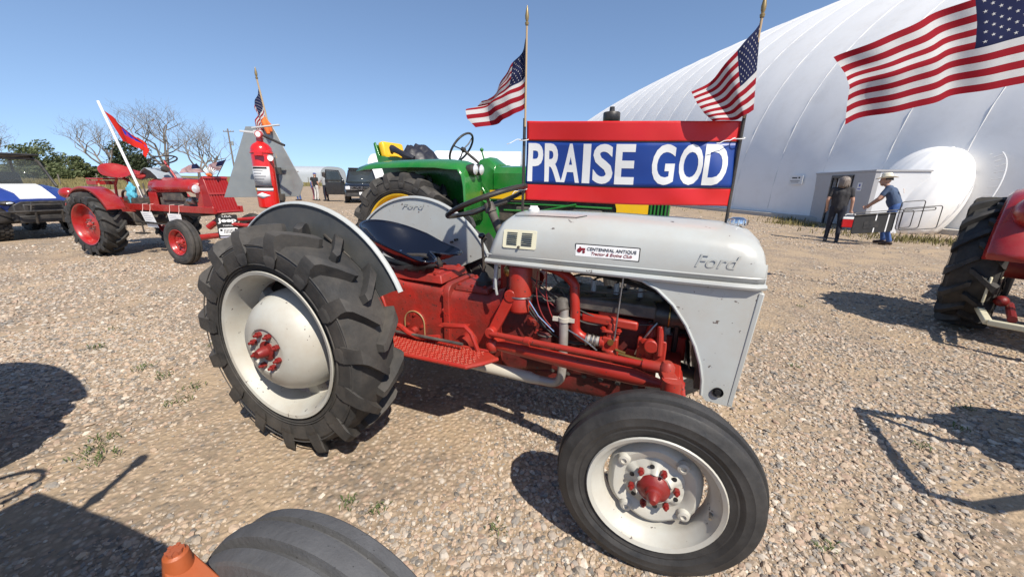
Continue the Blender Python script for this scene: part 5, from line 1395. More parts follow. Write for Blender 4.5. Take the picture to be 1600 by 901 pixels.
g = MB(); g.lathe([(.0752, 1.295), (.0752, 1.316)], 24, axis='Z', a0=rad(-120), a1=rad(-25)); g.build('label_band', PAPER, cyl_, solid=.0008)
g = MB(); g.lathe([(.0752, 1.295), (.0752, 1.316)], 24, axis='Z', a0=rad(-155), a1=rad(-122)); g.build('label_band', YELLOW, cyl_, solid=.0008)
g = MB(); n_ = 12
P_ = []
for i in range(n_ + 1):
    a = rad(-130 + 85 * i / n_); h = .022 * (1 - abs(2 * i / n_ - 1)); P_ += [V(.0758 * math.cos(a), .0758 * math.sin(a), 1.262 + h), V(.0758 * math.cos(a), .0758 * math.sin(a), 1.262 - h)]
g.add(P_, [(2 * i, 2 * i + 2, 2 * i + 3, 2 * i + 1) for i in range(n_)]); g.build('diamond_emblem', PAPER, cyl_, solid=.0006)
g = MB(); g.tube(circ((0, 0, 1.575), .0755, 32), .005, 8, True); g.box((.03, -.085, 1.565), (.06, .02, .03)); g.build('strap', EXR, cyl_, bevel=.003)
g = MB(); g.cyl((0, 0, 1.675), (0, 0, 1.715), .022, n=14); g.box((.0, -.005, 1.72), (.06, .03, .03)); VLM = mat('cast_alloy', (.55, .55, .54), .4, var=.1); vl = g.build('valve', VLM, ext, bevel=.003)
g = MB(); g.bar((-.13, -.01, 1.728), (.03, -.0, 1.715), .022, .014); g.bar((-.04, -.005, 1.752), (.17, -.01, 1.775), .022, .010); g.build('handle', VLM, vl, bevel=.002)
g = MB(); g.cyl((.02, -.02, 1.705), (.02, -.042, 1.705), .026, n=20); g.build('gauge', mat('gauge_red', (.5, .08, .08), .4), vl)
g = MB(); g.cyl((.02, -.042, 1.705), (.02, -.0435, 1.705), .019, n=20); g.build('gauge_face', PAPER, vl)
g = MB(); g.cyl((.03, .0, 1.70), (.20, -.03, 1.63), .009, n=10); g.build('nozzle', RUBBER, vl)
g = MB(); g.lathe([(0, .006), (.02, .004), (.024, 0)], 14, (.085, -.04, 1.54), 'Y'); g.build('seal_tag', PAPER, vl)
fl_ = thing('american_flag', 'small American flag hanging limp above the fire extinguisher', 'flag', (-1.95, 3.12, 0))
g = MB(); g.cyl((-.01, .19, 1.55), (-.085, .20, 2.14), .006, n=8); g.build('flag_pole', WOODP, fl_); finial(fl_, (-.085, .20, 2.14), .9)
us_flag(fl_, patch((-.055, .19, 1.82), (-.078, .2, 2.08), [(-.10, .16, 1.70), (-.085, .20, 1.72), (-.12, .17, 1.76)], (-.012, -.02, .0), .012, 2.0, (.6, 1, 0)), nu=30)
rib_ = thing('orange_ribbon', 'orange cloth ribbon tied at the foot of the limp flag', 'ribbon', (-1.95, 3.12, 0))
g = MB()
g.tube([(-.045, .165, 1.86), (-.05, .15, 1.82), (-.03, .15, 1.77), (-.02, .14, 1.73)], [.006, .02, .024, .012], 10); g.tube([(-.045, .165, 1.85), (-.01, .15, 1.80), (.0, .15, 1.75)], [.006, .016, .008], 8)
g.build('ribbon_cloth', mat('orange_cloth', (.7, .15, .03), .8), rib_)
# ------------------------------------------------------------------ dome sign, distant buildings
t = thing('wall_sign', 'small white lettered sign on the dome fabric beside the doorway', 'sign', (12.33, 17.2, 0), rad(-62))
g = MB(); g.box((0, -.16, 1.62), (.52, .02, .36)); sg = g.build('panel', WHITE, t)
g = MB(); g.box((-.06, -.1715, 1.70), (.2, .003, .05)); g.box((.12, -.1715, 1.71), (.07, .003, .06)); g.build('sign_mark', INKB, sg)
g = MB()
for k, w in enumerate((.38, .30)): g.box((-.03, -.1715, 1.58 - k * .06), (w, .003, .022))
g.build('sign_mark', INKG, sg)

def quonset(name, label, loc, rz, w, l, h, m, door=True, ribs=10):
    t = thing(name, label, 'building', loc, rz)
    g = MB(); rings = []
    for i in range(ribs * 2 + 1):
        x = -l / 2 + l * i / (ribs * 2); k = 1.0 if i % 2 == 0 else 1.006
        ring = [V(x, -w / 2 * k, -.05)]
        for j in range(17):
            a = PI * j / 16; ring.append(V(x, -w / 2 * math.copysign(abs(math.cos(a)) ** .7, math.cos(a)) * k, h * .45 + h * .55 * math.sin(a) ** .8 * k))
        ring.append(V(x, w / 2 * k, -.05)); rings.append(ring)
    g.loft(rings); g.build('shell', m, t, angle=30)
    if door:
        for sx in (-1, 1):
            g = MB(); g.box((sx * (l / 2 + .02), 0, h * .33), (.06, w * .35, h * .66)); d = g.build('door', GALV, t)
            g = MB(); g.box((sx * (l / 2 + .06), w * .1, 1.1), (.03, .06, .3)); g.build('handle', IRON, d)
    return t
FARW = fabric_mat('white_far_fabric', (.74, .75, .75))
quonset('white_building', 'white rounded fabric building behind the black off-road car', (-9.6, 51, 0), rad(8), 12, 15, 4.3, FARW)
quonset('white_building', 'long white arched building behind the green tractor steering wheel', (-6.4, 76, 0), rad(-3), 12, 15.6, 6.6, FARW)
quonset('storage_shed', 'distant grey arched storage shed behind the group of people', (-62, 122, 0), rad(-6), 14, 14, 4.7, mat('shed_metal', (.5, .52, .53), .4, .2, var=.05, vs=1))
t = thing('white_building', 'small white hut at the far end of the yard beside the dome', 'building', (3.6, 66, 0), 0)
g = MB(); g.box((0, 0, 1.4), (5, 4, 2.8)); g.build('wall', WHITE, t)
g = MB(); g.prism([(-2.7, 2.8), (2.7, 2.8), (0, 3.9)], lambda x, z, d: V(x, d, z), -2.2, 2.2); g.build('roof', GALV, t)
g = MB(); g.box((-.8, -2.03, 1.0), (.9, .06, 2.0)); g.build('door', IRON, t)

# ------------------------------------------------------------------ people
SKIN = mat('skin', (.46, .26, .18), .55, var=.08, vs=14)
def dark(n, c): return mat(n, c, .85, var=.18, vs=9, bump=.3, bs=18)
def capsule_mesh(caps, vox, smooth=6):
    g = MB()
    for (a, b, ra, rb, lab) in caps:
        a, b = V(a), V(b); g.ell(a, ra, 14, 10); g.ell(b, rb, 14, 10)
        if (b - a).length > 1e-4: g.cyl(a, b, ra, rb, 14)
    me = g.mesh('tmp_body', SKIN)
    ob = bpy.data.objects.new('tmp_body', me); col.objects.link(ob)
    m = ob.modifiers.new('r', 'REMESH'); m.mode = 'VOXEL'; m.voxel_size = vox
    m2 = ob.modifiers.new('s', 'SMOOTH'); m2.factor = .5; m2.iterations = smooth
    dg = bpy.context.evaluated_depsgraph_get()
    out = bpy.data.meshes.new_from_object(ob.evaluated_get(dg))
    bpy.data.objects.remove(ob); bpy.data.meshes.remove(me)
    return out
def person(label, loc, rz, mats, height=1.7, pose=None, vox=.016, hair=None, hairm=None, hat=None, group=None, longsleeve=False):
    """mats = dict(shirt, pants, shoes); local x right, y forward"""
    t = thing('person', label, 'person', loc, rz, group)
    k = height / 1.7
    J_ = dict(pel=(0, 0, .95), chest=(0, 0, 1.28), neck=(0, 0, 1.44), head=(0, .02, 1.585), shR=(.185, 0, 1.395), shL=(-.185, 0, 1.395), elR=(.24, -.03, 1.12), elL=(-.24, -.03, 1.12), wrR=(.25, .05, .88), wrL=(-.25, .05, .88),
              hiR=(.09, 0, .92), hiL=(-.09, 0, .92), knR=(.10, .03, .50), knL=(-.10, .03, .50), anR=(.105, -.02, .09), anL=(-.105, -.02, .09), look=0.0, gripR=0, gripL=0)
    if pose: J_.update(pose)
    q = {a: (V(b) if not isinstance(b, (int, float)) else b) for a, b in J_.items()}
    C_ = []
    def cap(a, b, ra, rb, lab): C_.append((V(a), V(b), ra, rb, lab))
    up = (q['chest'] - q['pel']).normalized(); rt = (q['shR'] - q['shL']).normalized()
    for s in (-1, 1):
        cap(q['pel'] + rt * s * .07, q['pel'] + rt * s * .07 + V(0, 0, -.05), .105, .10, 'pants')
        cap(q['pel'] + rt * s * .07 + up * .06, q['chest'] + rt * s * .085, .108, .115, 'shirt')
        cap(q['pel'] + rt * s * .06 + up * .02 + V(0, .02, 0), q['pel'] + rt * s * .06 + up * .12 + V(0, .025, 0), .112, .112, 'shirt')
        cap(q['chest'] + rt * s * .07, q['chest'] + rt * s * .11 + up * .07, .11, .085, 'shirt')
    cap(q['shL'], q['shR'], .062, .062, 'shirt'); cap(q['pel'] + up * .0 + V(0, -.01, 0), q['chest'] + up * .02 + V(0, -.015, 0), .128, .122, 'shirt'); cap(q['pel'] + V(0, 0, -.06), q['pel'] + V(0, 0, -.03), .11, .12, 'pants')
    cap(q['neck'] - up * .04, q['head'] - V(0, 0, .05), .054, .05, 'skin')
    hd = q['head']; lk = Matrix.Rotation(q['look'], 3, 'Z')
    cap(hd + V(0, -.015, .03), hd + V(0, -.01, .03), .088, .088, 'skin'); cap(hd + lk @ V(0, .035, -.04), hd + lk @ V(0, .045, -.07), .062, .045, 'skin')
    cap(hd + lk @ V(0, .05, 0), hd + lk @ V(0, .06, .03), .05, .05, 'skin')
    cap(hd + lk @ V(0, .095, .01), hd + lk @ V(0, .118, -.022), .012, .016, 'skin')
    for s in (-1, 1): cap(hd + lk @ V(s * .088, -.01, .02), hd + lk @ V(s * .09, -.005, -.02), .016, .012, 'skin')
    for s, S in ((1, 'R'), (-1, 'L')):
        sh, el, wr = q['sh' + S], q['el' + S], q['wr' + S]
        mid = sh.lerp(el, .62)
        cap(sh, mid, .060, .054, 'shirt'); cap(mid, el, .046, .042, 'shirt' if longsleeve else 'skin'); cap(el, wr, .042, .029, 'shirt' if longsleeve else 'skin')
        d = (wr - el).normalized(); sd = rt * s
        palm = wr + d * .055
        cap(wr, palm, .028, .034, 'skin'); cap(wr + d * .03 + sd * -.012, palm + sd * -.012, .026, .028, 'skin')
        fw_ = d.cross(rt).normalized()
        if vox < .014:
            side_ = V(0, 1, 0) - d * d.y; side_.normalize(); inn = d.cross(side_).normalized() * s
            g_ = q['grip' + S]
            for i in range(4):
                o_ = side_ * (-.024 + .016 * i); L1 = (.036, .040, .038, .030)[i]
                p1 = palm + o_ + d * .012; p2 = p1 + (d * (1 - .5 * g_) + inn * (.25 + .6 * g_)).normalized() * L1; p3 = p2 + (d * (.8 - 1.5 * g_) + inn * .7).normalized() * L1 * .8
                cap(p1, p2, .0098, .0095, 'skin'); cap(p2, p3, .0095, .008, 'skin')
            p1 = wr + d * .03 + side_ * .028; p2 = p1 + (d * .6 + side_ * .6 + inn * .3).normalized() * .035; p3 = p2 + (d * .9 + inn * .4).normalized() * .028
            cap(p1, p2, .0115, .0105, 'skin'); cap(p2, p3, .0105, .009, 'skin')
        else:
            cap(palm, palm + d * .05 + V(0, .01, 0), .026, .018, 'skin')
        hi, kn, an = q['hi' + S], q['kn' + S], q['an' + S]
        cap(hi, kn, .092, .064, 'pants'); cap(kn, an + V(0, 0, .03), .064, .052, 'pants')
        cap(an, an + V(0, -.035, -.04), .045, .045, 'shoes'); cap(an + V(0, 0, -.03), an + V(s * .015, .15, -.055), .046, .036, 'shoes')
    C_ = [(a * k, b * k, ra * k, rb * k, l) for a, b, ra, rb, l in C_]
    me = capsule_mesh(C_, vox * k)
    order = ['skin', 'shirt', 'pants', 'shoes']; me.materials.clear()
    for l in order: me.materials.append(SKIN if l == 'skin' else mats[l])
    A = np.array([c[0] for c in C_]); B = np.array([c[1] for c in C_]); RA = np.array([c[2] for c in C_]); RB = np.array([c[3] for c in C_]); LB = np.array([order.index(c[4]) for c in C_])
    n = len(me.polygons); cen = np.zeros(n * 3); me.polygons.foreach_get('center', cen); cen = cen.reshape(-1, 3)
    D = B - A; dd = (D ** 2).sum(1) + 1e-9
    best = np.full(n, 1e9); lab = np.zeros(n, int)
    for i in range(len(C_)):
        tt = np.clip(((cen - A[i]) @ D[i]) / dd[i], 0, 1); dist = np.linalg.norm(cen - (A[i] + tt[:, None] * D[i]), axis=1) - (RA[i] + (RB[i] - RA[i]) * tt)
        m_ = dist < best; best[m_] = dist[m_]; lab[m_] = LB[i]
    me.polygons.foreach_set('material_index', lab.astype(np.int32)); me.polygons.foreach_set('use_smooth', [True] * n)
    nrm = [v.normal.copy() for v in me.vertices]
    for v in me.vertices:
        p = v.co.copy(); n_ = mnoise.noise(Vector((p.x * 9, p.y * 9, p.z * 5))) * .010 + mnoise.noise(Vector((p.x * 22, p.y * 22, p.z * 13 + 4))) * .005
        if .12 * k < p.z < 1.36 * k: v.co = p + nrm[v.index] * n_ * (1 if abs(p.x) < .2 * k else .3)
    zmin = min(v.co.z for v in me.vertices)
    b = bpy.data.objects.new('body', me); col.objects.link(b); b.parent = t; b.location.z = -zmin
    hd = hd * k
    ez = -zmin
    for s in (-1, 1):
        g = MB(); g.ell(hd + lk @ V(s * .033, .098, .02) * k + V(0, 0, ez), .009 * k, 8, 6); g.build('eye', INKB, b, loc=(0, 0, zmin))
    g = MB(); g.tube([hd + lk @ V(x, .105 - abs(x) * .3, -.052) * k + V(0, 0, ez) for x in (-.022, -.01, 0, .01, .022)], .004 * k, 6); g.build('mouth', mat('lip', (.3, .1, .09), .6), b, loc=(0, 0, zmin))
    if hair:
        g = MB(); nu, nv = 72, 20
        def hp(u, v):
            a = 2 * PI * u; e = v * (hair['len'] + .12 * mnoise.noise(Vector((u * 40, 2, 1))) * v)
            r = V(math.sin(a), math.cos(a), 0)   # a=0 faces forward
            face = max(0, math.cos(a))
            th = e * PI
            rr_ = .104 + .012 * mnoise.noise(Vector((math.cos(a) * 4, math.sin(a) * 4, v * 3))) + .007 * mnoise.noise(Vector((math.cos(a) * 15, math.sin(a) * 15, v * 2)))
            z = .035 + rr_ * math.cos(min(th, PI * .55)) * 1.02
            h = rr_ * math.sin(min(th, PI * .55))
            if th > PI * .55: z -= (th - PI * .55) * .135; h *= 1 + .25 * (th - PI * .55) * hair.get('flare', .4)
            if face > .3: z = max(z, .035 + .02 + .05 * face)
            return (hd + lk @ (V(r.x * h, r.y * h * 1.08 - .012, z) * k)) + V(0, 0, ez)
        g.grid(hp, nu, nv); g.build('hair', hairm, b, solid=.012, angle=180, loc=(0, 0, zmin))
    if hair and hair.get('locks'):
        rg = random.Random(11); g = MB()
        for i in range(130):
            a = rg.uniform(.55, 2 * PI - .55); st = rg.uniform(.0, .35); pts_ = []; ln = hair['locks'] * rg.uniform(.75, 1.1); wv = rg.uniform(0, 6)
            for j in range(8):
                f = j / 7; th = st + (PI * .56 - st) * min(1, f * 1.9); rr_ = .108 * math.sin(th) + .012 * math.sin(f * 7 + wv) * f
                z = .035 + .108 * math.cos(th) - max(0, f - .5) * 2 * ln
                pts_.append(hd + lk @ (V(math.sin(a + .12 * math.sin(f * 5 + wv)) * rr_, math.cos(a + .12 * math.sin(f * 5 + wv)) * rr_ * 1.08 - .012, z) * k) + V(0, 0, ez))
            g.tube(pts_, [.006, .011, .012, .012, .012, .011, .009, .004], 5)
        g.build('hair_locks', hairm, b, angle=180, loc=(0, 0, zmin))
    if hat:
        tl = Matrix.Rotation(hat.get('tilt', 0), 3, 'X'); g = MB()
        hc = hd + V(0, -.005, .075) * k + V(0, 0, ez)
        def cowb(u, v):
            a = 2 * PI * u
            if v < .5:
                w = v / .5; r = .098 * (w ** .5); z = .125 - .03 * (w ** 4) - .04 * math.exp(-(r * math.sin(a) / .03) ** 2) * (1 - w)
                if w > .8: z = .095 * (1 - (w - .8) / .2) + .0
                p = V(r * .92 * math.sin(a), r * 1.1 * math.cos(a), z)
            else:
                w = (v - .5) / .5; r = .098 + .085 * w
                p = V(r * .92 * math.sin(a), r * 1.15 * math.cos(a), .045 * w * w * abs(math.sin(a)) ** 1.5 - .012 * w * abs(math.cos(a)))
            return hc + lk @ (tl @ (p * k))
        if hat['kind'] == 'cowboy':
            g.grid(cowb, 40, 24); g.build('cowboy_hat', hat['mat'], b, solid=.004, angle=60, loc=(0, 0, zmin))
        else:
            g.lathe([(0, .062), (.06, .055), (.095, .02), (.098, -.01)], 20, hc, 'Z'); g.prism([(-.07, .05), (.07, .05), (.05, .17), (-.05, .17)], lambda x, y, d: hc + lk @ V(x, y, d), -.01, -.002); g.build('cap', hat['mat'], b, loc=(0, 0, zmin))
    return t, b, ez
TEEK = dark('charcoal_tee', (.030, .028, .030)); JEAND = dark('dark_jeans', (.012, .014, .025)); SHOED = mat('dark_shoe', (.03, .03, .035), .6)
TEEB = dark('navy_tee', (.055, .085, .15)); JEANB = dark('blue_jeans', (.045, .10, .27)); BOOT = mat('brown_boot', (.05, .03, .02), .5)
GHAIR = mat('grey_hair', (.20, .165, .14), .5, var=.6, vs=45, bump=.5, bs=60); DHAIR = mat('dark_hair', (.03, .02, .015), .5, var=.3, vs=30)
person('person in dark tee and jeans holding a red cooler before the doorway', (8.22, 9.84, 0), rad(-40), dict(shirt=TEEK, pants=JEAND, shoes=SHOED), 1.60,
       dict(elR=(.255, -.02, 1.13), wrR=(.27, .04, .89), elL=(-.25, -.04, 1.13), wrL=(-.235, .06, .90), gripR=.8, anR=(.12, -.06, .09), anL=(-.12, .06, .09), knR=(.11, .0, .5), knL=(-.11, .06, .5), look=.1), .0105, dict(len=.7, flare=.5, locks=.15), GHAIR)
mp, mb_, mz = person('person in white cowboy hat, navy tee and jeans carrying a folded lounge chair', (9.36, 9.56, 0), rad(42), dict(shirt=TEEB, pants=JEANB, shoes=BOOT), 1.72,
       dict(chest=(0, .13, 1.24), neck=(0, .20, 1.39), head=(0, .28, 1.51), shR=(.19, .18, 1.36), shL=(-.19, .18, 1.36), elL=(-.27, .30, 1.10), wrL=(-.22, .47, .92), elR=(.26, .30, 1.10), wrR=(.20, .46, .93), gripL=.9, gripR=.9,
            anR=(.13, .06, .09), anL=(-.12, -.07, .09), knR=(.12, .12, .5), knL=(-.12, .06, .5), look=.2), .0105, dict(len=.5), DHAIR, dict(kind='cowboy', mat=mat('straw_hat', (.72, .66, .52), .8, bump=.3, bs=60), tilt=-.12))
pr = mat('shirt_print', (.62, .5, .42), .8)
g = MB(); g.box((.0, -.075, 1.335), (.16, .008, .06), rot=(rad(-22), 0, 0)); g.box((0, -.09, 1.27), (.10, .008, .05), rot=(rad(-22), 0, 0)); g.build('shirt_print', pr, mb_)
# cooler
c_ = thing('drinks_cooler', 'small red cooler with white lid and handle held beside dark jeans', 'cooler', (8.46, 9.70, .40), rad(-30))
g = MB(); g.box((0, 0, .10), (.30, .21, .20), tx=1.06, ty=1.06); g.build('cooler_body', mat('red_plastic', (.62, .02, .025), .35), c_, bevel=.015)
g = MB(); g.box((0, 0, .225), (.325, .235, .05), tx=.94, ty=.92); g.build('lid', WHITE, c_, bevel=.012)
g = MB(); g.tube([(-.155, 0, .19), (-.15, 0, .26), (-.07, 0, .325), (.07, 0, .325), (.15, 0, .26), (.155, 0, .19)], .012, 8); g.build('handle', WHITE, c_)
# folded lounge chair carried by the man
fc = thing('folding_lounge_chair', 'folded black lounge chair with pale stripes and tube frame, carried flat', 'folding chair', (8.90, 9.20, .62), rad(-14))
g = MB()
def sheet(x, z, d): return V(x, d, z + .12 * x)
g.prism(rrect(-.66, .16, -.27, .20, .05), sheet, -.012, .012); g.build('fabric', mat('black_mesh_fabric', (.025, .025, .026), .8, bump=.4, bs=40), fc, bevel=.008)
for x in (-.22, .02):
    g = MB(); g.prism(rrect(x - .012, x + .012, -.262, .192, .004), sheet, -.0165, -.0125); g.build('stripe', PAPER, fc)
g = MB(); g.prism(rrect(-.44, -.14, -.15, .02, .02), sheet, -.018, -.0125); g.build('pocket', BLKPL, fc)
for (x0, x1, z0, z1, yy) in ((-.70, .86, .18, .24, -.03), (.18, .62, -.22, .42, -.05), (.30, 1.02, -.26, .26, .03), (.30, .52, -.2, .2, .05)):
    g = MB(); g.tube([sheet(p[0], p[1], yy) for p in rrect(x0, x1, z0, z1, min(.05, (z1 - z0) * .4), 3)], .0095, 8, True); g.build('frame_tube', BLACK, fc)
# far group beside the dark car
grey_t = dark('grey_top', (.32, .33, .34)); white_p = dark('white_trousers', (.55, .53, .50)); pink_p = dark('pink_trousers', (.42, .14, .16)); blue_s = dark('blue_shirt', (.06, .12, .38)); red_s = dark('red_shirt', (.35, .03, .03)); blk_s = dark('black_shirt', (.018, .018, .02)); whs = dark('white_shirt', (.6, .6, .58))
person('person in white shirt, jeans and cowboy hat beside the steel fin', (-13.55, 24.6, 0), rad(160), dict(shirt=whs, pants=JEANB, shoes=BOOT), 1.78, None, .024, None, None, dict(kind='cowboy', mat=MATS['straw_hat']))
person('child in blue shirt and pink trousers at the back of the group', (-12.9, 25.2, 0), rad(-60), dict(shirt=blue_s, pants=pink_p, shoes=SHOED), 1.42, None, .024, dict(len=.8), DHAIR)
person('person in black shirt, pale trousers and blue cap by the dark car', (-12.4, 24.6, 0), rad(-20), dict(shirt=blk_s, pants=white_p, shoes=SHOED), 1.68, None, .024, None, None, dict(kind='cap', mat=BLUEP))
person('child in red clothes standing between two adults', (-12.05, 25.2, 0), rad(10), dict(shirt=red_s, pants=red_s, shoes=SHOED), 1.15, None, .022, dict(len=.55), DHAIR)
person('person in grey top and dark trousers with long dark hair by the open car door', (-11.7, 24.4, 0), rad(70), dict(shirt=grey_t, pants=JEAND, shoes=SHOED), 1.72, dict(elL=(-.25, .12, 1.15), wrL=(-.12, .28, 1.1)), .024, dict(len=.98), DHAIR)
person('child in dark clothes half hidden behind the others', (-13.05, 25.9, 0), rad(-30), dict(shirt=blk_s, pants=JEAND, shoes=SHOED), 1.5, None, .024, dict(len=.6), DHAIR)

# ------------------------------------------------------------------ vehicles
def road_wheel(root, c, R, W, s, rim=SILVER, spokes=6, tyre=TYREK, knob=False):
    g = MB(); g.lathe([(R * .62, -W * .45), (R * .8, -W * .5), (R * .95, -W * .46), (R, -W * .3), (R, W * .3), (R * .95, W * .46), (R * .8, W * .5), (R * .62, W * .45)], 36)
    if knob:
        for i in range(22):
            for k, y in enumerate((-.36, -.12, .12, .36)):
                a = 2 * PI * (i + .5 * (k % 2)) / 22; g.box((R * math.sin(a), y * W, R * math.cos(a)), (.05, W * .2, .05), rot=(0, a, 0))
    w = g.build('wheel', tyre, root); w.location = c
    g = MB(); g.lathe([(R * .62, s * W * .42), (R * .6, s * W * .40), (R * .55, s * W * .1), (R * .2, s * W * .12)], 30)
    for i in range(spokes):
        a = 2 * PI * i / spokes; g.bar((.1 * R * math.sin(a), s * W * .35, .1 * R * math.cos(a)), (R * .6 * math.sin(a), s * W * .36, R * .6 * math.cos(a)), .06, .03, up=(0, 1, 0))
    g.cyl((0, s * W * .1, 0), (0, s * W * .42, 0), R * .16, n=14); g.build('rim', rim, w)
    return w
# black SUV, faces local +x
S_ = thing('black_suv', 'black off-road car with roof rack and its front door standing open', 'car', (-9.66, 25.03, 0), rad(-69))
g = MB()
def sring(x, w, z0, z1): return [V(x, -w, z0), V(x, -w * 1.0, (z0 + z1) / 2), V(x, -w * .97, z1 - .08), V(x, -w * .88, z1), V(x, w * .88, z1), V(x, w * .97, z1 - .08), V(x, w, (z0 + z1) / 2), V(x, w, z0)]
g.loft([sring(-2.55, .93, .5, 1.12), sring(-2.4, .98, .38, 1.16), sring(.8, .99, .36, 1.16), sring(1.0, .99, .36, 1.15), sring(2.1, .97, .36, 1.10), sring(2.45, .93, .38, 1.02), sring(2.55, .86, .42, .92)]); g.build('body', SUVB, S_, angle=40)
g = MB(); g.loft([[V(-2.45, -.92, 1.15), V(-2.45, .92, 1.15), V(-2.25, .72, 1.86), V(-2.25, -.72, 1.86)], [V(-2.0, -.93, 1.15), V(-2.0, .93, 1.15), V(-2.0, .74, 1.90), V(-2.0, -.74, 1.90)], [V(.2, -.93, 1.15), V(.2, .93, 1.15), V(.25, .74, 1.90), V(.25, -.74, 1.90)], [V(.98, -.90, 1.14), V(.98, .90, 1.14), V(.42, .72, 1.84), V(.42, -.72, 1.84)]]); g.build('cabin', SUVB, S_, bevel=.03)
g = MB(); g.add([(1.005, -.80, 1.17), (1.005, .80, 1.17), (.50, .655, 1.79), (.50, -.655, 1.79)], [(0, 1, 2, 3)]); g.build('windscreen', mat('windscreen_glass', (.05, .06, .065), .06, .2, var=.3, vs=2), S_, solid=.01)
g = MB(); g.bar((2.57, -.62, .90), (2.57, .62, .90), .05, .06); g.bar((2.575, -.62, .78), (2.575, .62, .78), .05, .06); g.box((2.585, 0, .84), (.02, .16, .08)); g.build('grille', CHROME, S_)
g = MB(); g.box((2.54, 0, .84), (.04, 1.2, .22)); g.build('grille_recess', INKB, S_)
for s in (-1, 1):
    g = MB(); g.box((2.50, s * .76, .86), (.12, .26, .20)); g.build('headlight', LENS, S_, bevel=.03)
    g = MB(); g.lathe([(0, .02), (.06, .018), (.08, 0)], 14, (2.5, s * .7, .52), 'X'); g.build('fog_light', LENS, S_)
    g = MB(); g.box((.85, s * 1.08, 1.20), (.12, .22, .17)); g.build('mirror', SUVB, S_, bevel=.03)
    for x in (-1.5, 1.6): road_wheel(S_, (x, s * .86, .40), .40, .27, s)
g = MB(); g.box((2.5, 0, .48), (.16, 1.75, .2)); g.build('bumper', BLKPL, S_, bevel=.03)
g = MB(); g.box((2.595, .0, .56), (.02, .34, .16)); g.build('number_plate', PAPER, S_)
g = MB()
for x in (-1.5, -.7, .1): g.bar((x, -.72, 1.96), (x, .72, 1.96), .05, .05)
for s in (-1, 1): g.bar((-1.9, s * .66, 1.95), (.35, s * .66, 1.95), .05, .06)
g.box((.2, 0, 2.0), (.35, 1.4, .05)); g.build('roof_rack', BLACK, S_)
# its open front door on the picture's left side (local +y is the car's left)
g = MB(); sdr = -1
hx, hy = .75, -.99
dd_ = V(math.cos(rad(-115)), math.sin(rad(-115)), 0)
dd_ = V(-.28, -.96, 0)
def dpt(a, z, d): return V(hx, hy, 0) + dd_ * a + V(0, 0, z) + V(dd_.y, -dd_.x, 0) * d
g.prism([(0, .42), (1.08, .42), (1.12, 1.16), (0, 1.16)], dpt, -.04, .04); dr_ = g.build('front_door', SUVB, S_, bevel=.015)
g = MB(); g.tube([dpt(0.02, 1.16, 0), dpt(.28, 1.82, 0), dpt(1.02, 1.86, 0), dpt(1.10, 1.16, 0)], .035, 8); g.build('window_frame', SUVB, dr_)
g = MB(); g.prism([(.06, 1.17), (1.07, 1.17), (1.0, 1.82), (.31, 1.79)], dpt, -.006, .006); g.build('window', GLASS, dr_)
g = MB(); g.bar(dpt(.85, 1.0, .05), dpt(1.0, 1.0, .05), .03, .03); g.build('handle', CHROME, dr_)
# side-by-side vehicle, faces local +x
U = thing('side_by_side', 'blue, white and black side-by-side utility vehicle with black roof', 'utility vehicle', (-10.75, 8.62, 0), rad(-20))
for s in (-1, 1):
    for x in (0, -1.95): road_wheel(U, (x, s * .60, .33), .33, .27, s, BLKPL, 5, TYREK, True)
g = MB()
def uring(x, w, z0, z1): return [V(x, -w, z0), V(x, -w, z1 - .08), V(x, -w * .7, z1 - .01), V(x, 0, z1), V(x, w * .7, z1 - .01), V(x, w, z1 - .08), V(x, w, z0)]
g.loft([uring(-.55, .66, .55, 1.16), uring(-.2, .64, .62, 1.10), uring(.2, .56, .62, .98), uring(.42, .46, .62, .86)]); g.build('hood', BLUEP, U, angle=40)
g = MB(); g.loft([[V(-.50, -.33, 1.158), V(-.50, .33, 1.158), V(-.50, .33, 1.17), V(-.50, -.33, 1.17)], [V(-.2, -.31, 1.098), V(-.2, .31, 1.098), V(-.2, .31, 1.112), V(-.2, -.31, 1.112)], [V(.2, -.26, .98), V(.2, .26, .98), V(.2, .26, .995), V(.2, -.26, .995)], [V(.40, -.27, .868), V(.40, .27, .868), V(.40, .27, .882), V(.40, -.27, .882)]]); g.build('hood_panel', WHITE, U)
g = MB(); g.loft([uring(-.1, .5, .36, .70), uring(.3, .50, .36, .72), uring(.52, .44, .42, .84)]); g.box((.50, 0, .66), (.1, .62, .22)); g.box((.50, 0, .45), (.08, .8, .16)); g.build('front_fascia', BLKPL, U, bevel=.02)
for i in range(4):
    g = MB(); g.box((.56, 0, .60 + i * .045), (.02, .5, .015)); g.build('grille_slat', BLACK, U)
for s in (-1, 1):
    g = MB(); g.ell((.38, s * .47, .79), (.12, .12, .05), 16, 10); hl_ = g.build('headlight', BLKPL, U); g = MB(); g.ell((.455, s * .46, .79), (.05, .07, .03), 14, 8); g.build('lens', LENS, hl_)
    g = MB(); rings = []
    for i in range(13):
        a = rad(175 - 170 * i / 12); rings.append([V(.43 * math.cos(a), s * .42, .36 + .43 * math.sin(a)), V(.43 * math.cos(a), s * .76, .36 + .43 * math.sin(a)), V(.40 * math.cos(a), s * .78, .36 + .40 * math.sin(a))])
    g.loft(rings, closed=False); g.build('wheel_arch', BLKPL, U, solid=.02)
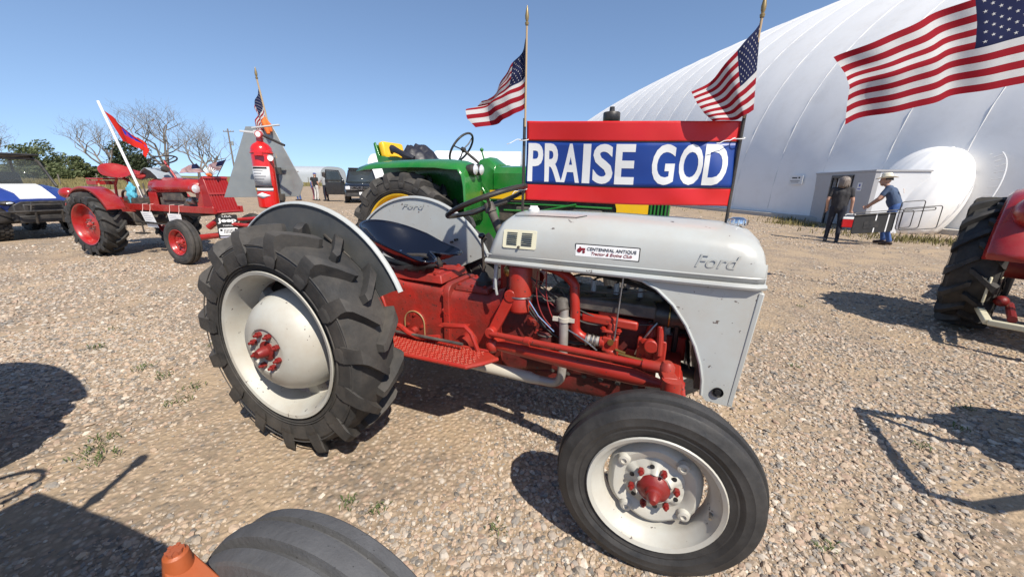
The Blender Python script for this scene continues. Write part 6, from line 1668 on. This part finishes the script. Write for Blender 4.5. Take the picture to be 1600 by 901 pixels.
g = MB(); g.tube([(.45, -.50, .60), (.66, -.46, .62), (.68, -.3, .62), (.68, .3, .62), (.66, .46, .62), (.45, .50, .60)], .022, 8); g.tube([(.68, -.26, .62), (.66, -.22, .80), (.66, .22, .80), (.68, .26, .62)], .02, 8); g.tube([(.68, -.2, .62), (.62, -.2, .36)], .02, 8); g.tube([(.68, .2, .62), (.62, .2, .36)], .02, 8); g.tube([(.66, -.46, .62), (.3, -.74, .60), (-.2, -.76, .5)], .018, 8); g.tube([(.66, .46, .62), (.3, .74, .60), (-.2, .76, .5)], .018, 8); g.build('bumper_bar', BLACK, U)
g = MB()
for s in (-1, 1):
    g.tube([(-.42, s * .64, 1.10), (-.75, s * .58, 1.66), (-.95, s * .56, 1.76), (-2.0, s * .56, 1.76), (-2.2, s * .62, 1.0)], .028, 8)
g.tube([(-.85, -.57, 1.72), (-.85, .57, 1.72)], .025, 8); g.tube([(-2.0, -.56, 1.76), (-2.0, .56, 1.76)], .025, 8); g.build('roll_cage', BLACK, U)
g = MB(); g.box((-1.45, 0, 1.80), (1.35, 1.24, .05), rot=(0, rad(-1), 0)); g.build('roof', BLKPL, U, bevel=.02)
g = MB(); g.add([(-.43, -.60, 1.12), (-.43, .60, 1.12), (-.78, .55, 1.68), (-.78, -.55, 1.68)], [(0, 1, 2, 3)]); g.build('windscreen', GLASSC, U, solid=.006)
g = MB(); g.box((-1.3, 0, .5), (1.9, 1.2, .3)); g.box((-.6, 0, .98), (.2, 1.2, .26)); g.build('chassis', BLKPL, U, bevel=.03)
for s in (-1, 1):
    g = MB(); g.box((-1.45, s * .3, .82), (.5, .5, .2)); g.box((-1.68, s * .3, 1.12), (.16, .48, .6), rot=(0, rad(-10), 0)); g.build('seat', mat('seat_vinyl', (.025, .025, .028), .5), U, bevel=.05, seg=3)
    g = MB(); g.box((-1.2, s * .68, .72), (1.2, .05, .34)); g.build('door_panel', BLUEP, U, bevel=.02)
steering_wheel(U, (-.85, -.3, 1.16), .17, rad(-55), BLACK, BLACK, 3, .016)
g = MB(); g.box((-2.2, 0, .85), (.8, 1.2, .3)); g.build('cargo_bed', BLKPL, U, bevel=.02)

# red tractor cut off by the frame on the right, faces local +x, seen from behind
HX = math.atan2(.58, .815)
K = thing('red_tractor', 'red tractor with orange warning triangle, its big rear tyre on the gravel by the dome', 'tractor', (5.22, 3.25, 0), HX)
for s in (-1, 1):
    ag_wheel(K, 'rear_wheel', (0, s * .72, .66), .66, .34, .40, s, TYREK, CREAM, REDR, [(.09, .03), (.14, .03), (.2, .0), (.3, -.02), (.36, 0)], 8, .1, 16, 0, .05, .055, .05)
    front_wheel(K, (2.0, s * .6, .36), .36, .16, .22, s, 0, TYREK, CREAM, REDR, bosses=False)
    g = MB(); rings = []
    for i in range(25):
        a = rad(170 - 130 * i / 24); r = .71
        rings.append([V(r * math.cos(a), s * .42, .66 + r * math.sin(a)), V((r + .03) * math.cos(a), s * .46, .66 + (r + .03) * math.sin(a)), V((r + .04) * math.cos(a), s * .56, .66 + (r + .04) * math.sin(a)), V((r + .02) * math.cos(a), s * .66, .66 + (r + .02) * math.sin(a)), V((r - .02) * math.cos(a), s * .69, .66 + (r - .02) * math.sin(a))])
    g.loft(rings, closed=False); g.build('fender', REDR, K, solid=.008, angle=50)
    g = MB(); g.ell((-.50, s * .50, 1.20), (.20, .13, .15), 20, 12); g.build('fender_tank', REDR, K)
g = MB(); g.box((.2, 0, .66), (.9, .45, .5)); g.cyl((0, -.7, .66), (0, .7, .66), .11, n=20); g.build('rear_housing', mat('dark_red_casting', (.16, .008, .008), .5, var=.3, bump=.3), K, bevel=.04)
g = MB(); g.box((1.6, 0, .95), (1.3, .44, .5)); g.build('hood', REDR, K, bevel=.08, seg=4)
g = MB(); g.box((1.5, 0, .62), (1.2, .3, .3)); g.build('engine', IRON, K, bevel=.03)
g = MB(); g.box((-.1, 0, 1.15), (.4, .44, .06)); g.box((-.3, 0, 1.3), (.06, .44, .3)); g.build('seat', REDR, K, bevel=.02)
steering_wheel(K, (.6, 0, 1.3), .2, rad(-30), BLACK, BLACK)
g = MB(); g.cyl((.62, 0, 1.28), (.95, 0, 1.05), .02, n=10); g.build('steering_shaft', BLACK, K)
# rear bracket with warning triangle
g = MB(); g.bar((-.42, .50, 1.08), (-.62, .36, .52), .04, .05); g.bar((-.62, .38, .62), (-.62, -.40, .62), .05, .22); g.bar((-.45, .52, 1.02), (-.52, .15, 1.08), .03, .04); g.build('rear_bracket', mat('dark_red_casting', (.16, .008, .008), .5), K, bevel=.005)
ty_, tz_ = .16, .80
g = MB(); g.prism([(ty_ - .20, tz_ - .12), (ty_ + .20, tz_ - .12), (ty_ + .025, tz_ + .22), (ty_ - .025, tz_ + .22)], lambda y, z, d: V(-.69 - d, y, z), 0, .006); tri = g.build('warning_triangle', mat('triangle_border', (.35, .01, .012), .35), K)
g = MB(); g.prism([(ty_ - .155, tz_ - .09), (ty_ + .155, tz_ - .09), (ty_, tz_ + .175)], lambda y, z, d: V(-.697 - d, y, z), 0, .003); g.build('triangle_face', SMV, tri)
CRM = mat('cream_hitch', (.62, .58, .42), .5, var=.1, dust=.2)
g = MB(); g.bar((-.45, .62, .30), (-.95, .52, .28), .05, .05); g.bar((-.95, .52, .28), (-.98, -.30, .30), .05, .05); g.bar((-.45, .62, .30), (-.40, .62, .60), .04, .05); g.box((-.52, .60, .50), (.22, .02, .24)); g.box((-.95, -.16, .40), (.04, .3, .24)); g.build('hitch_frame', CRM, K, bevel=.008)
g = MB(); g.cyl((-.35, .45, .35), (-.9, .40, .33), .03, n=10); g.ell((-.5, .50, .40), (.06, .05, .05), 12, 8); g.build('draft_link', mat('dark_red_casting', (.16, .008, .008), .5), K)

# orange tractor the camera stands beside, mostly out of the picture
OH = rad(-16)
OQ = thing('orange_tractor', 'orange tractor with worn ribbed front tyre beside the camera', 'tractor', (-2.44, .60, 0), OH)
OW = 1.93; OT = .57
w = front_wheel(OQ, (OW, OT, .345), .345, .17, .20, 1, rad(-2), TYREB, ORANGE, ORANGE, bosses=False)
front_wheel(OQ, (OW, -OT, .355), .355, .17, .20, -1, rad(-2), TYREB, ORANGE, ORANGE, bosses=False)
for s in (-1, 1):
    ag_wheel(OQ, 'rear_wheel', (-.70, s * .64, .67), .67, .29, .42, s, TYRE, ORANGE, ORANGE, [(.09, .03), (.14, .03), (.2, .0), (.3, -.02), (.36, 0)], 8, .1, 16)
    g = MB(); rings = []
    for i in range(21):
        a = rad(165 - 130 * i / 20); r = .745
        rings.append([V(r * math.cos(a) - .70, s * .42, .67 + r * math.sin(a)), V((r + .02) * math.cos(a) - .70, s * .46, .67 + (r + .02) * math.sin(a)), V((r + .02) * math.cos(a) - .70, s * .78, .67 + (r + .02) * math.sin(a))])
    g.loft(rings, closed=False); g.build('fender', ORANGE, OQ, solid=.006, angle=50)
g = MB(); g.cyl((OW, -OT, .355), (OW, OT, .355), .03, n=14); g.box((OW, 0, .46), (.09, .9, .09)); g.build('front_axle', ORANGE, OQ, bevel=.01)
g = MB(); g.loft([jring(.75, .22, 1.16, .80), jring(1.3, .22, 1.16, .80), jring(1.88, .21, 1.12, .80), jring(1.96, .19, 1.06, .80)]); g.build('hood', ORANGE, OQ, angle=40)
g = MB(); g.box((1.2, 0, .62), (1.5, .3, .4)); g.box((.2, 0, .62), (.9, .4, .5)); g.cyl((-.74, -.6, .62), (-.74, .6, .62), .1, n=18); g.box((-.3, 0, .62), (.6, .4, .4)); g.build('drivetrain', IRON, OQ, bevel=.03)
g = MB(); g.box((.05, 0, 1.02), (.4, .42, .07)); g.box((-.16, 0, 1.2), (.06, .42, .32)); g.build('seat', BLKPL, OQ, bevel=.03)
steering_wheel(OQ, (.60, 0, 1.22), .21, rad(-25), BLACK, BLACK)
g = MB(); g.cyl((.62, 0, 1.2), (.85, 0, 1.0), .02, n=10); g.build('steering_shaft', BLACK, OQ)
g = MB(); g.tube([(1.063, .139, 1.1), (1.10, .149, 1.22), (1.12, .155, 1.27), (1.14, .16, 1.33), (1.20, .178, 1.53), (1.212, .182, 1.56), (1.226, .186, 1.62)], [.016, .016, .03, .016, .016, .03, .028], 10); g.build('exhaust_pipe', PIPE, OQ)
# steering knuckle arm and tie-rod end that reach into the picture
AX, AY, AZ = 1.71, .475, .655
g = MB()
a0_, a1_ = V(OW + .02, OT - .14, .50), V(AX, AY, AZ - .02)
g.loft([[a0_ + V(dx * 1.5, dy * 1.5, dz * 1.2) for dx, dy, dz in ((-.03, -.035, 0), (.02, -.035, -.03), (.02, .035, -.03), (-.03, .035, 0))],
        [a0_.lerp(a1_, .45) + V(dx * 1.25, dy * 1.25, dz) for dx, dy, dz in ((-.0, -.035, .025), (.0, -.035, -.025), (.0, .035, -.025), (-.0, .035, .025))],
        [a1_ + V(dx, dy, dz) for dx, dy, dz in ((0.0, -.026, .018), (0, -.026, -.018), (0, .026, -.018), (0, .026, .018))]])
ka = g.build('steering_arm', ORANGE, OQ, bevel=.008)
g = MB(); g.lathe([(0, .022), (.016, .022), (.021, .018), (.024, .0), (.027, -.02), (.024, -.04), (.014, -.05), (0, -.05)], 22, (AX, AY, AZ), 'Z'); g.build('tie_rod_end', ORANGE, ka)
g = MB()
for i in range(6):
    a = PI / 3 * i; g.box((AX + .011 * math.cos(a), AY + .011 * math.sin(a), AZ + .025), (.009, .006, .009), rot=(0, 0, a))
g.cyl((AX, AY, AZ + .02), (AX, AY, AZ + .028), .015, n=6); g.build('castle_nut', mat('rusty_orange', (.30, .075, .03), .7, var=.3), ka)
g = MB(); g.cyl((AX, AY, AZ - .035), (AX + .03, AY - .5, AZ - .06), .017, n=12); g.build('tie_rod', ORANGE, ka)

# ------------------------------------------------------------------ weeds
def weed(loc, r, n, seed, label, hh=.05, group='weed tufts in the gravel'):
    rg = random.Random(seed); g = MB()
    for i in range(n):
        a = rg.uniform(0, 6.28); d = r * rg.random() ** .7; x, y = d * math.cos(a), d * math.sin(a); h = hh * rg.uniform(.4, 1.2); la = rg.uniform(0, 6.28); w = .004 + .1 * h
        lx, ly = math.cos(la) * h * .8, math.sin(la) * h * .8
        px_, py_ = -math.sin(la) * w * .5, math.cos(la) * w * .5
        g.add([(x, y, 0), (x + lx * .5 + px_, y + ly * .5 + py_, h * .7), (x + lx, y + ly, h * .8), (x + lx * .5 - px_, y + ly * .5 - py_, h * .7)], [(0, 1, 2, 3)])
    o = g.build('weed_tuft', WEED, angle=0); o.location = loc
    tag(o, label, 'weed', group)
for i, (x, y) in enumerate([(-3.46, 2.90), (-3.72, 3.31), (-2.50, 2.45), (-2.12, 2.13), (-2.17, 2.30), (-2.76, 2.58), (-2.18, 1.65), (-2.20, 1.76), (-0.71, 1.36), (-0.57, 1.33), (-0.05, 1.24), (2.25, 2.75), (2.99, 2.20), (2.70, 1.98), (3.44, 4.32), (-2.07, 1.61), (-2.57, 2.99), (2.30, 1.81), (1.27, 1.18)]):
    big = i in (0, 2, 3, 4, 5, 6, 7, 15)
    weed((x, y, .006), .075 if big else .045, 46 if big else 26, 40 + i, 'low green weed tuft sprouting from the gravel' if not big else 'wider green weed patch spreading over the gravel', .032 if big else .03, 'weed tufts in the gravel' if not big else 'weed patches in the gravel')
# rough dry grass along the foot of the dome
rg = random.Random(31); pts = []
for i in range(1500):
    s = sfun(rg.uniform(.05, .75)); 
    base_ = dome_pt(s, PI, rg.uniform(.5, 2.6) ** 1.0)
    if rg.random() < .5 + .5 * mnoise.noise(Vector((base_.x * .6, base_.y * .6, 2))): pts.append((base_.x, base_.y, .0, rg.uniform(.5, 1.4)))
for (x, y, n) in ((10.35, 14.4, 260), (10.6, 13.9, 200), (11.35, 16.0, 160), (10.75, 11.7, 120), (10.4, 10.5, 200), (11.2, 10.2, 260), (11.5, 9.4, 200), (9.8, 11.6, 60), (12.3, 9.2, 160)):
    for k in range(n): pts.append((x + rg.gauss(0, .35), y + rg.gauss(0, .35), 0, rg.uniform(.6, 1.5)))
BL2 = grass_mat('rough_grass', (.19, .16, .07), (.12, .125, .045), (.30, .24, .13))
blades('rough_grass', pts, .13, .012, BL2, 'rough weedy grass along the foot of the white dome', .6, 5)

# tractor parked just outside the picture on the right, whose shadow crosses the gravel
Q = thing('parked_tractor', 'blue tractor with tube front guard parked next to the red tractor', 'tractor', (4.75, .92, 0), rad(172))
BLT = mat('blue_paint', (.02, .07, .25), .35, var=.1, coat=.3)
g = MB(); g.loft([jring(.75, .24, 1.18, .78), jring(1.3, .24, 1.18, .78), jring(1.66, .22, 1.12, .78), jring(1.72, .2, 1.06, .78)]); g.build('hood', BLT, Q, angle=40)
g = MB(); g.box((1.1, 0, .62), (1.3, .3, .34)); g.box((.2, 0, .62), (.9, .4, .5)); g.cyl((0, -.7, .64), (0, .7, .64), .1, n=18); g.cyl((1.5, -.55, .34), (1.5, .55, .34), .04, n=14); g.build('drivetrain', IRON, Q, bevel=.03)
for s in (-1, 1):
    ag_wheel(Q, 'rear_wheel', (0, s * .72, .64), .64, .3, .4, s, TYREK, WHITE, BLT, [(.09, .03), (.14, .03), (.2, .0), (.3, -.02), (.36, 0)], 8, .1, 16)
    front_wheel(Q, (1.5, s * .56, .34), .34, .16, .2, s, 0, TYREK, WHITE, BLT, bosses=False)
g = MB(); g.tube([(1.72, -.30, .72), (2.22, -.36, .80), (2.42, .36, .80), (2.22, .42, .80), (1.72, .2, .72)], .03, 10); g.tube([(2.22, -.36, .80), (2.1, -.3, .5), (1.72, -.25, .5)], .022, 10); g.build('front_guard', BLACK, Q)
steering_wheel(Q, (.55, 0, 1.25), .2, rad(-28), BLACK, BLACK)
g = MB(); g.cyl((.57, 0, 1.23), (.85, 0, 1.02), .02, n=10); g.build('steering_shaft', BLACK, Q)
g = MB(); g.box((.02, 0, 1.02), (.4, .42, .07)); g.box((-.18, 0, 1.2), (.06, .42, .32)); g.build('seat', BLKPL, Q, bevel=.03)
